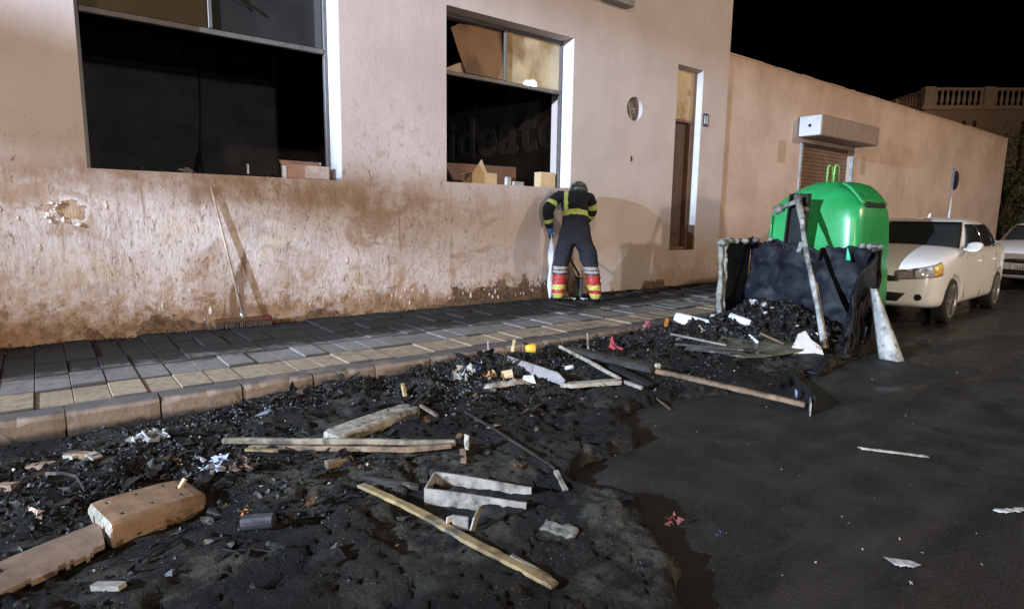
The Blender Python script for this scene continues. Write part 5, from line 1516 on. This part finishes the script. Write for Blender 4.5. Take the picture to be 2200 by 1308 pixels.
t = tag(sheet('metal_plate', lambda u, v: Vector((-.42 + .535 * u, 2.58 + .285 * u + (.37 - .05 * (1 - u)) * v * (1 - .25 * u) + .012 * nz(u * 9, v * 4), .048 + .012 * math.sin(v * 3.0))), 40, 16, M_TAN2, None, .024,
              lambda u, v: not (v < .08 + .20 * nz(u * 7, 2, 6) and u > .25), smooth=False, loc=(-.1, 2.8, .04)), 'pinkish brown metal plate with a torn edge, cut by the lower left corner', 'metal plate')
# cream box beam
t = thing('box_beam', 'cream scorched box beam with rounded end lying on the road', 'beam', (1.6, 3.6, 0))
b0, b1 = Vector((1.315, 3.47, .062)), Vector((1.99, 3.665, .075))
g = Geo(); prof = [(-.46, -.5), (.46, -.5), (.5, -.42), (.5, .38), (.42, .5), (-.42, .5), (-.5, .38), (-.5, -.42)]
L_ = b1 - b0
g.beam([b0 - L_ * .012, b0, b0 + L_ * .05, b0 + L_ * .3, b0 + L_ * .6, b0 + L_ * .9, b0 + L_ * .98, b1], [.10, .155, .18, .185, .182, .175, .15, .10], [.06, .10, .112, .115, .112, .105, .09, .06], prof=prof)
g.build('beam_body', M_CREAM, t, smooth=False, bevel=.006)
g = Geo()
for u, v in ((.2, .04), (.24, -.03), (.36, .03), (.5, -.03), (.66, .03)): g.tube([b0 + L_ * u + Vector((.02, v * 1.6, .052)), b0 + L_ * u + Vector((.02, v * 1.6, .0585))], .008, 8)
g.build('bolt_head', M_BLACK, t)
stick('wood_peg', 'short pale wooden peg standing up from the cream beam', 'peg', [(1.955, 3.73, .11), (1.94, 3.735, .20)], .026, .02, M_WOODC)
stick('charred_stick', 'burnt pencil thin stick with a pale end beside the cream beam', 'stick', [(2.02, 3.62, .05), (2.02, 3.52, .045), (2.03, 3.41, .03)], .022, .016, M_RAIL)
stick('thin_rod', 'thin dark rod rising from the far end of the cream beam, upper of two', 'rod', [(1.93, 3.62, .05), (2.36, 4.0, .07)], .016, .016, M_CHARWOOD, 'two thin dark rods beyond the cream beam')
stick('thin_rod', 'thin dark rod rising from the far end of the cream beam, lower of two', 'rod', [(1.98, 3.62, .04), (2.40, 3.96, .05)], .014, .014, M_CHARWOOD, 'two thin dark rods beyond the cream beam')
# pair of long scorched rails
t = stick('long_rail', 'long rounded scorched rail, the farther of the pair below the cream beam', 'rail', [(.765, 3.765, .045), (1.3, 3.31, .05), (1.835, 2.875, .05)], .036, .036, M_RAIL, 'pair of scorched rails', .003, bevel=.008)
t = stick('long_rail', 'flat jointed rail with reddish stretch, the nearer of the pair', 'rail', [(.885, 3.645, .02), (1.25, 3.315, .022), (1.60, 3.0, .022), (1.80, 2.86, .035)], .030, .032, M_RUST, 'pair of scorched rails', .002, bevel=.004)
stick('rail_end_plate', 'small upright end plate standing at the right end of the rails', 'end plate', [(1.885, 2.835, -.005), (1.888, 2.838, .085)], .045, .008, M_CREAM)
stick('wood_block', 'short brown wood block tucked under the right end of the rails', 'wood block', [(1.84, 2.81, .012), (1.775, 2.70, .012)], .032, .026, M_TAN2)
# open metal channel
t = thing('metal_channel', 'pale open metal channel filled with black ash', 'metal channel', (1.6, 2.35, 0))
def chan(u, v, yo): pass
e0 = Vector((1.455, 2.515, 0)); e1 = Vector((1.785, 2.135, 0)); d_ = (e1 - e0).normalized(); s2 = Vector((-d_.y, d_.x, 0)); LL = (e1 - e0).length
def ch_wall(name, off, z0, z1, m_, sag=0.0):
    return sheet(name, lambda u, v: e0 + d_ * (LL * u) + s2 * (off + .006 * math.sin(u * 5)) + Vector((0, 0, z0 + (z1 - sag * u - z0) * v)), 14, 4, m_, t, .010, smooth=False)
ch_wall('near_side', -.075, .03, .118, M_CHAN, .015)
ch_wall('far_side', .072, .03, .142, M_CHAN, .03)
sheet('end_side', lambda u, v: e0 + s2 * (-.075 + .147 * u) - d_ * .002 + Vector((0, 0, .03 + (.088 + .022 * u) * v)), 5, 4, M_CHAN, t, .010, smooth=False)
sheet('channel_floor', lambda u, v: e0 + d_ * (LL * u) + s2 * (-.07 + .137 * v) + Vector((0, 0, .055 + .03 * fbm(np.array([u * 8]), np.array([v * 4]), 3, 3)[0])), 24, 8, M_CRUST, t, .008)
stick('charred_batten', 'charred black batten lying from the scrap pile to the channel', 'batten', [(1.245, 2.86, .02), (1.44, 2.60, .03)], .03, .02, M_CHARWOOD)
stick('small_wedge', 'small pale wedge lying behind the left end of the channel', 'wedge', [(1.51, 2.66, .02), (1.545, 2.73, .04)], .018, .012, M_CHARWOOD)
# long yellowed bar in front
t = stick('long_bar', 'long yellowed and scorched flat bar pointing to the bottom of the picture', 'bar', [(1.205, 2.79, .035), (1.245, 2.55, .042), (1.285, 2.33, .045), (1.34, 1.945, .04), (1.385, 1.74, .03), (1.425, 1.545, .02)], .046, .018, M_YELL, None, .002, bevel=.003)
stick('thin_strip', 'thin dull strip beside the lower end of the long yellowed bar', 'strip', [(1.40, 1.78, .015), (1.455, 1.60, .012)], .016, .008, M_CHAN)
t = thing('bracket', 'small pale metal bracket standing behind the long yellowed bar', 'bracket', (1.40, 2.10, gz(1.4, 2.1)))
z_ = gz(1.40, 2.10)
Geo().box((1.375, 2.115, z_ + .03), (.075, .008, .06), Matrix.Rotation(R(-55), 3, 'Z')).build('plate', M_CHAN, t)
Geo().beam([(1.40, 2.06, z_ + .005), (1.425, 2.07, z_ + .05), (1.465, 2.085, z_ + .085)], .008, .035).build('arm', M_RAIL, t)
Geo().box((1.345, 2.15, z_ + .04), (.04, .006, .03), Matrix.Rotation(R(10), 3, 'X')).build('tab', M_PAPER, t)
# thin rod with a pale end piece
stick('thin_rod', 'long thin dark rod lying across the burnt crust right of the rails', 'rod', [(2.22, 3.36, .02), (2.19, 2.88, .022), (2.128, 2.33, .02)], .011, .011, M_CHARWOOD, None, .003)
stick('pale_peg', 'short pale peg at the end of the long thin rod', 'peg', [(2.118, 2.312, .012), (2.04, 2.148, .012)], .026, .016, M_CREAM)
# lilac grey curved panel with the wood chip and the yellow cup
tag(sheet('curved_sheet', lambda u, v: Vector((3.30 - .02 * u, 4.44 - .93 * u, .06 - .03 * u)) + Vector(((.5 - v) * -.05, (v - .5) * .02, .015 + .10 * (1 - .1 * u) * v * (1 if u > .12 else .35 + u * 5.4) * (1 if u < .9 else 1 - (u - .9) * 5.0) + .035 * u)), 30, 8, M_CURV, None, .012, lambda u, v: v > .10 * (1 + nz(u * 8, 0, 2)) , loc=(3.3, 4.0, 0)),
    'long lilac grey curved sheet standing on edge in the cinders', 'curved sheet')
stick('wood_chip', 'small wood chip standing behind the left end of the lilac sheet', 'chip', [(3.36, 4.30, .06), (3.40, 4.32, .17)], .03, .02, M_WOODC)
g = Geo(); cpos = P3(3.47, 4.24, .115); rr = []
for s_, r_ in ((0, .030), (.02, .036), (.07, .046), (.074, .044), (.03, .034)):
    rr.append([cpos + Vector((s_ * .95, -s_ * .6 + r_ * math.cos(k * math.pi / 9), r_ * math.sin(k * math.pi / 9))) + Vector((r_ * .5 * math.cos(k * math.pi / 9), 0, 0)) for k in range(18)])
g.loft(rr, cap=True); tag(g.build('yellow_cup', M_YCUP, None, smooth=True, loc=tuple(cpos)), 'bright yellow plastic cup lying behind the lilac sheet', 'cup')
stick('scorched_board', 'cream scorched board lying flat between the lilac sheet and thin bars', 'board', [(3.235, 3.50, .028), (3.33, 3.44, .03), (3.70, 3.285, .03)], [.03, .05, .085, .09, .09, .088, .08], .035, M_CREAM, None, .002, bevel=.004)
stick('long_bar', 'pale thin bar with rounded tip running right from the lilac sheet', 'bar', [(4.0, 4.36, .05), (3.87, 3.83, .05), (3.735, 3.31, .04)], .036, .034, M_CREAM, None, .002, bevel=.01)
stick('charred_batten', 'short charred stump continuing the pale thin bar', 'batten', [(3.73, 3.26, .03), (3.74, 3.08, .02)], .034, .03, M_CHAN, bevel=.004)
stick('black_rail', 'broad black rail with a shiny top edge behind the pale thin bar', 'rail', [(4.02, 4.24, .055), (4.06, 3.8, .06), (4.12, 3.28, .06)], .11, .07, M_CHARWOOD, None, .003, bevel=.012)
stick('charred_post', 'charred black post lying in front of the broad black rail', 'post', [(3.96, 3.62, .03), (3.86, 3.10, .03)], .09, .05, M_BLACK, None, .004, bevel=.01)
stick('thin_rod', 'thin brown rod sloping down to the asphalt before the black rail', 'rod', [(3.86, 3.28, .03), (3.69, 2.76, .01)], .012, .012, M_RUST)
stick('pale_knot', 'pale stub where the broad black rail meets the rusty bar', 'stub', [(4.20, 3.33, .07), (4.16, 3.26, .10)], .06, .05, M_CREAM, bevel=.012)
stick('long_bar', 'long rusty bar running right along the edge of the burnt heap', 'bar', [(4.16, 3.30, .05), (4.275, 3.08, .05), (4.42, 2.62, .045), (4.57, 2.165, .035)], .055, .042, M_RUST, None, .003, bevel=.008)
t = thing('corner_plate', 'dark triangular metal corner plate at the right end of the rusty bar', 'corner plate', (4.8, 2.3, 0))
sheet('plate', lambda u, v: Vector((5.62 - 1.05 * u, 2.90 - .80 * u, .012 + .05 * v + .06 * v * u)), 12, 4, M_DARKMETAL, t, .012, smooth=False)
sheet('end_fin', lambda u, v: Vector((4.585 - .14 * u, 2.14 - .075 * u, .10 - .09 * u * v - .09 * v)), 3, 3, M_CHAN, t, .008, smooth=False)
sheet('blue_tag', lambda u, v: Vector((4.80 - .06 * u, 2.37 - .05 * u, .02 + .06 * v)), 2, 2, simple('blue_grey_tag', (.16, .19, .28), .5), t, .006)
# sheets in front of the container
tag(sheet('fallen_sheet', lambda u, v: Vector((5.18 + .92 * u + .06 * v, 3.72 - .60 * v + .16 * u * (1 - v) - .25 * u * v, gz(5.18 + .92 * u, 3.5) * .6 + .075 + .02 * nz(u * 4, v * 4, 7))), 16, 8, M_OLIVE, None, .02, loc=(5.6, 3.4, .05)), 'flat olive sheet lying in front of the burnt container', 'sheet')
tag(sheet('fallen_black_sheet', lambda u, v: Vector((6.06 - .50 * v + .03 * u, 3.42 - .74 * u - .12 * v, .13 - .075 * v - .02 * u)), 14, 6, M_PLASTIC_C, None, .02, loc=(5.8, 3.0, .05)), 'black panel fallen from the container with a brown front rim', 'panel')
stick('brown_strip', 'brown wood strip lying on the rim of the fallen black panel', 'strip', [(6.03, 3.40, .09), (6.02, 3.12, .10)], .03, .02, M_RUST)
for i, (a_, b_, lb) in enumerate((((5.34, 4.04, .06), (5.56, 3.50, .07), 'upper grey rib in the black mass before the container'), ((5.12, 3.82, .05), (5.36, 3.18, .06), 'middle grey rib in the black mass before the container'), ((5.02, 3.62, .05), (5.20, 3.22, .05), 'lowest grey rib in the black mass before the container'))):
    stick('grey_rib', lb, 'rib', [a_, b_], .03, .02, M_CHAN if i == 0 else M_CHARWOOD, 'grey ribs before the container')
# white cone, cap and stem
t = thing('white_cone', 'white plastic funnel lying on its side at the kerb', 'funnel', (6.1, 4.3, .1))
c1, c2 = Vector((6.08, 4.53, .235)), Vector((6.20, 3.96, .205)); dd = c2 - c1
Geo().tube([c1, c1 + dd * .02, c1 + dd * .5, c1 + dd * .97, c2], [.078, .08, .062, .046, .044], 20).build('cone', M_WHITE, t, smooth=True)
Geo().tube([c2, c2 + dd * .03, c2 + dd * .17, c2 + dd * .18], [.05, .056, .056, .045], 16).build('collar', M_WHITE, t, smooth=True)
Geo().tube([c2 + dd * .17, c2 + dd * .55 + Vector((-.05, 0, -.02)), Vector((5.84, 3.32, .18))], [.02, .016, .013], 10).build('stem', M_WHITE, t, smooth=True)
tag(Geo().tube([P3(6.29, 3.93, .05), P3(6.28, 3.72, .05), P3(6.27, 3.66, .05)], [.042, .045, .03], 14).build('white_tube', M_WHITE, None, smooth=True, loc=tuple(P3(6.28, 3.8))), 'short white tube lying just below the stem of the funnel', 'tube')
# torn white plastic piece with brown scorch
g = Geo(); o_ = Vector((6.02, 2.86, .11))
pts = [(.0, .235, 0), (.0, .20, .09), (0, .10, .16), (0, .045, .235), (0, -.02, .20), (0, -.05, .13), (0, -.10, .05), (0, -.125, -.01), (0, .05, -.01)]
def shard(name, label, cat, base, pts, m_, th=.012, dirv=Vector((.69, .72, 0)), lean=.25):
    g = Geo(); n = len(pts)
    side = Vector((dirv.y, -dirv.x, 0)).normalized()
    vs = []
    for x, z in pts: vs.append(base + side * x + Vector((.1, .1, 1)).normalized() * z * 1.0 + dirv * (z * 0) + Vector((.02 * nz(x * 30, z * 30), 0, 0)))
    back = Vector((.72, .69, 0)) * th
    g.add(vs + [v + back for v in vs], [tuple(range(n)), tuple(range(2 * n - 1, n - 1, -1))] + [(i, (i + 1) % n, n + (i + 1) % n, n + i) for i in range(n)])
    return tag(g.build(name, m_, None, loc=tuple(base)), label, cat)
M_TORN = simple('scorched_white_plastic', (.46, .43, .40), .6, .3, var=.1, bump=.3, stain=(.17, .10, .055), stain_amt=.35, sscale=9)
shard('torn_plastic', 'torn white plastic piece with brown scorch marks at the foot of the pole', 'plastic piece', Vector((5.98, 2.93, .10)), [(.235, 0), (.20, .09), (.10, .16), (.045, .245), (-.02, .21), (-.05, .13), (-.09, .05), (-.12, -.01), (.05, -.012)][::-1], M_TORN, .02, Vector((.69, .72, 0)))
shard('torn_plastic', 'pinkish square card standing on the charred heap inside the container', 'card', P3(6.98, 4.08, .0), [(-.06, -.05), (-.025, .13), (.09, .10), (.07, -.05)], simple('pink_card', (.42, .30, .29), .7), .008)
shard('torn_plastic', 'white end of a card standing beside the pinkish card on the heap', 'card', P3(6.95, 4.02, .0), [(-.04, -.03), (-.015, .10), (.045, .085), (.03, -.03)], M_WHITE, .008)
for i, (x, y, lb, m_, s_) in enumerate(((7.12, 3.72, 'white lump on top of the charred heap left of the pole', M_WHITE, .05), (7.0, 3.86, 'buff shard on top of the charred heap', M_CREAM, .045), (6.75, 3.78, 'curved white shard half way down the charred heap', M_PAPER, .055),
                                     (6.50, 3.62, 'square pale shard low on the charred heap', M_PAPER, .05), (6.88, 3.22, 'white lump right of the pole near the torn side', M_WHITE, .035), (6.70, 3.12, 'bright white cube right of the pole by the torn side', M_WHITE, .035),
                                     (6.85, 4.52, 'pale upright shard leaning on the melted left edge', M_PAPER, .09))):
    shard('shard', lb, 'shard', P3(x, y, .0), [(-s_ * .6, -.01), (-s_ * .4, s_ * .9), (s_ * .3, s_ * random.uniform(.8, 1.2)), (s_ * .65, s_ * .3), (s_ * .4, -.01)], m_, .02)
# burnt papers and scraps in mid road
def crumple(name, label, cat, x, y, r_, m_, grp=None, n=10, h=.8):
    g = Geo(); c_ = P3(x, y, r_ * .3)
    for i in range(n):
        a = random.uniform(0, 6.28); q = c_ + Vector((math.cos(a) * random.uniform(0, r_), math.sin(a) * random.uniform(0, r_), random.uniform(0, r_ * h)))
        k = r_ * random.uniform(.25, .5)
        vs = [q + Vector((random.uniform(-1, 1), random.uniform(-1, 1), random.uniform(-.7, .9))) * k for _ in range(4)]
        g.add(vs, [(0, 1, 2), (0, 2, 3)])
    return tag(g.build(name, m_, None, recalc=False, loc=tuple(c_)), label, cat, grp)
crumple('burnt_paper', 'crumpled white ash paper at the left of the scrap pile by the kerb', 'paper', 2.68, 4.02, .11, M_PAPER, None, 26)
crumple('blue_rag', 'small dark blue rag behind the crumpled ash paper', 'rag', 2.88, 4.18, .06, M_BLUE, None, 14)
crumple('burnt_paper', 'brown crumpled paper in the scrap pile beside the ash paper', 'paper', 2.82, 3.86, .075, simple('brown_paper', (.33, .2, .1), .8), None, 14)
tag(sheet('burnt_sheet', lambda u, v: P3(2.66 + .42 * u, 3.70 + .10 * v - .02 * u, .018 + .012 * nz(u * 6, v * 6, 4)), 12, 4, simple('dun_sheet', (.25, .215, .175), .8, .2, var=.3, bump=.4), None, .006, lambda u, v: v < .7 + .5 * nz(u * 5, 1, 2), loc=(2.8, 3.74, 0)), 'flat dun burnt sheet under the scrap pile', 'burnt sheet')
g = Geo(); q = P3(2.97, 3.86, .045); g.tube([q + Vector((-.04, .03, 0)), q + Vector((.035, -.025, .02))], .04, 12); tag(g.build('card_tube', M_BOARD, None, smooth=False, loc=tuple(q)), 'short tan card tube in the scrap pile', 'card tube')
shard('scrap_card', 'pale scrap right of the card tube in the scrap pile', 'scrap', P3(3.06, 3.72, .01), [(-.05, 0), (-.03, .06), (.05, .07), (.07, 0)], M_PAPER, .01)
stick('pale_splinter', 'thin pale splinter standing at the kerb left of the lilac sheet', 'splinter', [(3.33, 4.64, .03), (3.28, 4.58, .14)], .012, .008, M_PAPER)
shard('red_scrap', 'dark red pointed scrap behind the broad black rail', 'scrap', P3(4.58, 4.16, .0), [(-.07, -.02), (-.05, .05), (-.03, .15), (.0, .05), (.09, .02), (.09, -.02)][::-1], M_RED, .02)
crumple('pink_scrap', 'pink and red scraps lying against the far kerb', 'scrap', 5.62, 4.56, .09, simple('pink_scrap', (.30, .07, .09), .6, var=.4, scale=20), None, 10)
stick('orange_scrap', 'orange strip of plastic beside the pink scraps at the kerb', 'scrap', [(5.66, 4.36, .02), (5.86, 4.50, .11)], .045, .02, M_ORANGE, bend=.006)
stick('pale_splinter', 'thin pale splinter leaning behind the broad black rail', 'splinter', [(4.30, 4.26, .05), (4.42, 4.40, .16)], .018, .012, M_CREAM)
crumple('black_rag', 'black crumpled rag behind the broad black rail beside the red scrap', 'rag', 4.72, 4.02, .1, M_BLACK, None, 24)
tag(Geo().tube([P3(3.62, 3.86, .03), P3(3.66, 3.80, .03)], [.02, .018], 10).build('pale_pebble', M_PAPER, None, smooth=True, loc=tuple(P3(3.64, 3.83))), 'small pale pebble between the lilac sheet and the thin bar', 'pebble')
# scraps in the left foreground
crumple('paper_ball', 'bluish white crumpled paper right of the brown metal cover', 'paper', .64, 3.34, .075, M_BLUEPAPER, None, 30)
crumple('paper_ball', 'brown scorched crumpled paper beside the bluish one', 'paper', .76, 3.24, .07, simple('dark_brown_paper', (.10, .065, .05), .8), None, 22)
stick('wood_strip', 'thin yellowish wood strip lying behind the brown metal cover', 'wood strip', [(.375, 3.76, .012), (.53, 3.672, .014)], .02, .012, M_YELL)
stick('wood_strip', 'short yellowish wood strip on a brown block beyond the paper balls', 'wood strip', [(.83, 3.51, .03), (.975, 3.385, .03)], .022, .014, M_YELL)
stick('wood_block', 'brown wood block with pale top lying right of the paper balls', 'wood block', [(1.125, 3.06, .02), (1.275, 3.06, .03)], .05, .04, M_RUST, bevel=.004)
t = stick('wood_block', 'dark charred block with cream ends near the left kerb', 'wood block', [(.03, 4.20, .02), (.10, 4.02, .03), (.155, 3.90, .02)], .05, .03, M_RUST)
t = stick('cream_chip', 'cream chip with a slot at the lower end of the charred block', 'chip', [(.125, 3.96, .045), (.158, 3.865, .03)], .052, .012, M_CREAM)
stick('cream_chip', 'small cream chip left of the charred block near the left kerb', 'chip', [(.02, 4.12, .02), (.06, 4.02, .02)], .03, .02, M_CREAM)
stick('wood_block', 'tapered pinkish wood piece at the far left below the kerb', 'wood block', [(-.14, 4.02, .02), (-.03, 3.93, .02)], [.05, .05, .045, .02], .03, M_TAN2)
stick('wood_block', 'small brown piece of wood at the left edge below the tapered one', 'wood block', [(-.26, 3.80, .02), (-.19, 3.72, .02)], .045, .03, M_TAN2)
g = Geo(); hp_ = [P3(*q) for q in ((-.235, 3.50, .01), (-.205, 3.56, .055), (-.15, 3.62, .075), (-.07, 3.63, .075), (.0, 3.58, .07), (.05, 3.5, .06), (.075, 3.42, .03))]
g.beam(hp_, .004, .016); tag(g.build('bent_hoop', M_CHARWOOD, None, loc=tuple(hp_[0])), 'thin bent metal hoop at the left behind the brown cover', 'hoop')
crumple('foil_scrap', 'pale pink foil scraps left of the brown metal cover', 'foil', -.10, 3.28, .06, simple('foil_pink', (.6, .5, .48), .4, .5, var=.4, scale=30), None, 9, .3)
q = P3(.665, 2.63, .035)
g = Geo(); g.tube([q + Vector((-.06, .04, 0)), q + Vector((.05, -.035, .01))], .034, 14); tag(g.build('crushed_can', simple('blackened_tin', (.07, .07, .08), .3, .5, metal=.5, var=.4), None, smooth=False, loc=tuple(q)), 'blackened crushed tin can in the foreground crust', 'tin can')
crumple('orange_scrap', 'tiny burnt orange scrap behind the crushed tin can', 'scrap', .63, 2.76, .03, M_ORANGE, None, 8)
stick('pale_shard', 'pale shard at the bottom left below the brown metal plate', 'shard', [(.06, 2.57, .02), (.14, 2.46, .02)], .035, .02, M_CHAN)
tag(sheet('flat_shard', lambda u, v: P3(1.10 + .10 * u, 4.29 + .05 * v, .012), 3, 2, simple('blue_grey_shard', (.17, .18, .2), .5), None, .006, loc=(1.15, 4.3, 0)), 'flat blue grey shard lying near the kerb above the cream beam', 'shard')
crumple('ash_paper', 'grey ash paper flakes near the left kerb', 'paper', .42, 4.05, .10, simple('ash_grey', (.28, .28, .29), .8, var=.3), None, 26, .25)
tag(sheet('pale_flake', lambda u, v: P3(2.20 + .10 * u, 3.05 + .05 * v, .012), 3, 2, M_CHAN, None, .006, loc=(2.25, 3.07, 0)), 'small pale flake on the crust right of the rails', 'flake')
tag(sheet('asphalt_flake', lambda u, v: P3(1.66 + .05 * u + .05 * v + .02 * nz(u * 9, v * 9), 1.90 - .16 * u + .02 * v, .004 + .012 * u + .02 * nz(u * 7, v * 7, 3)), 10, 5, simple('grey_flake', (.10, .092, .075), .85, .2, var=.5, scale=20, bump=.9), None, .014, loc=(1.7, 1.85, 0)), 'grey flake of crust lifted beside the end of the channel', 'flake')
# open asphalt on the right
tag(sheet('paper_piece', lambda u, v: Vector((2.735 + .115 * u + .05 * v * (1 - u), .835 - .03 * u + .095 * v - .06 * u * v, .006 + .004 * abs(nz(u * 9, v * 9)))), 10, 8, M_PAPER, None, .002, lambda u, v: not (u < .55 and v < .35 * (1 - u) + .1 * nz(u * 20, v * 20)), loc=(2.8, .87, 0)), 'torn white paper lying on the bare asphalt at lower right', 'paper')
tag(sheet('paper_piece', lambda u, v: Vector((3.70 + .16 * u, .735 - .09 * u + .05 * v, .008 + .02 * abs(nz(u * 7, v * 7)))), 8, 5, M_PAPER, None, .003, lambda u, v: abs(v - .5) < .45 - .3 * abs(nz(u * 8, 3)), loc=(3.75, .72, 0)), 'crumpled pale paper cut by the right edge of the picture', 'paper')
tag(sheet('pale_strip', lambda u, v: Vector((4.03 + .20 * u + .012 * v, 1.535 - .315 * u + .03 * v, .006 + .010 * math.sin(v * math.pi))), 16, 4, M_CREAM, None, .004, lambda u, v: random.random() > .18 * (1 - u), loc=(4.1, 1.4, 0)), 'long pale frayed strip lying on the bare asphalt to the right', 'strip')
crumple('red_scrap', 'small red and pink scrap on the asphalt right of the crust edge', 'scrap', 2.27, 1.64, .05, simple('dull_red', (.16, .04, .04), .6, var=.4, scale=25), None, 14, .5)
crumple('blue_scrap', 'tiny dark blue scrap on the asphalt near the red one', 'scrap', 2.36, 1.47, .022, M_BLUE, None, 8)
crumple('white_chip', 'tiny white chip on the asphalt below the torn paper', 'chip', 2.67, .78, .014, M_PAPER, None, 5, .3)

# matted shreds of charred film and paper, and loose wires, too many and too tangled to count
def shreds(name, label, n, fields, kmin, kmax, mat, tilt):
    p, s_ = scatter(n, fields, kmin, kmax, 1.8, .25)
    g = Geo()
    for (x, y, z), k in zip(p, s_):
        a = random.uniform(0, 6.28); m = random.randint(5, 7); L = random.uniform(1.0, 2.4)
        tx, ty = random.gauss(0, tilt), random.gauss(0, tilt); ca, sa = math.cos(a), math.sin(a)
        vs = [(x, y, z + k * .18)]
        for i in range(m):
            q = 6.283 * i / m; r_ = k * random.uniform(.45, 1.15)
            u_, v_ = r_ * L * math.cos(q), r_ * math.sin(q)
            vs.append((x + u_ * ca - v_ * sa, y + u_ * sa + v_ * ca, max(z - .002, z + u_ * tx + v_ * ty + random.uniform(-.1, .4) * k)))
        g.add(vs, [(0, 1 + i, 1 + (i + 1) % m) for i in range(m)])
    return tag(g.build(name, mat, None, recalc=False), label, 'charred shreds', kind='stuff')
F_ALL = F_MID + F_KERB + [(1.3, 3.3, .6, .5, 1.2), (0.6, 3.0, .5, .4, .8), (2.2, 3.2, .6, .5, .8), (5.0, 3.4, .6, .4, .8), (6.2, 3.6, .5, .5, 1.0)]
M_SHB = simple('charred_film', (.010, .0095, .009), .45, .3, var=.5, scale=30)
M_SHG = simple('ashy_film', (.060, .056, .050), .8, .2, var=.6, scale=30, stain=(.02, .018, .016), stain_amt=.4, sscale=22)
M_SHR = simple('browned_film', (.060, .034, .018), .7, .2, var=.6, scale=25)
shreds('charred_shreds', 'black matted shreds of burnt film over the debris field', 900, F_ALL, .010, .050, M_SHB, .5)
shreds('charred_shreds', 'grey ashy shreds lying over the black debris field', 420, F_ALL, .006, .028, M_SHG, .4)
shreds('charred_shreds', 'browned shreds between the black debris', 130, F_ALL, .008, .030, M_SHR, .4)
g = Geo()
for i in range(46):
    f = random.choice(F_ALL); x, y = random.gauss(f[0], f[2]), random.gauss(f[1], f[3])
    if burn_sd(x, y) < .05 or y > 4.55 or x > 7.3: continue
    a = random.uniform(0, 6.28); pts = []
    for k in range(7):
        pts.append((x, y, gz(x, y) + .008 + .03 * abs(math.sin(k * 1.1 + i)) * random.random())); a += random.uniform(-.6, .6); x += .05 * math.cos(a); y += .05 * math.sin(a)
    g.tube(pts, random.uniform(.002, .005), 5)
tag(g.build('burnt_wires', M_BLACK, None, smooth=True), 'thin burnt wires tangled in the black debris', 'wires', kind='stuff')
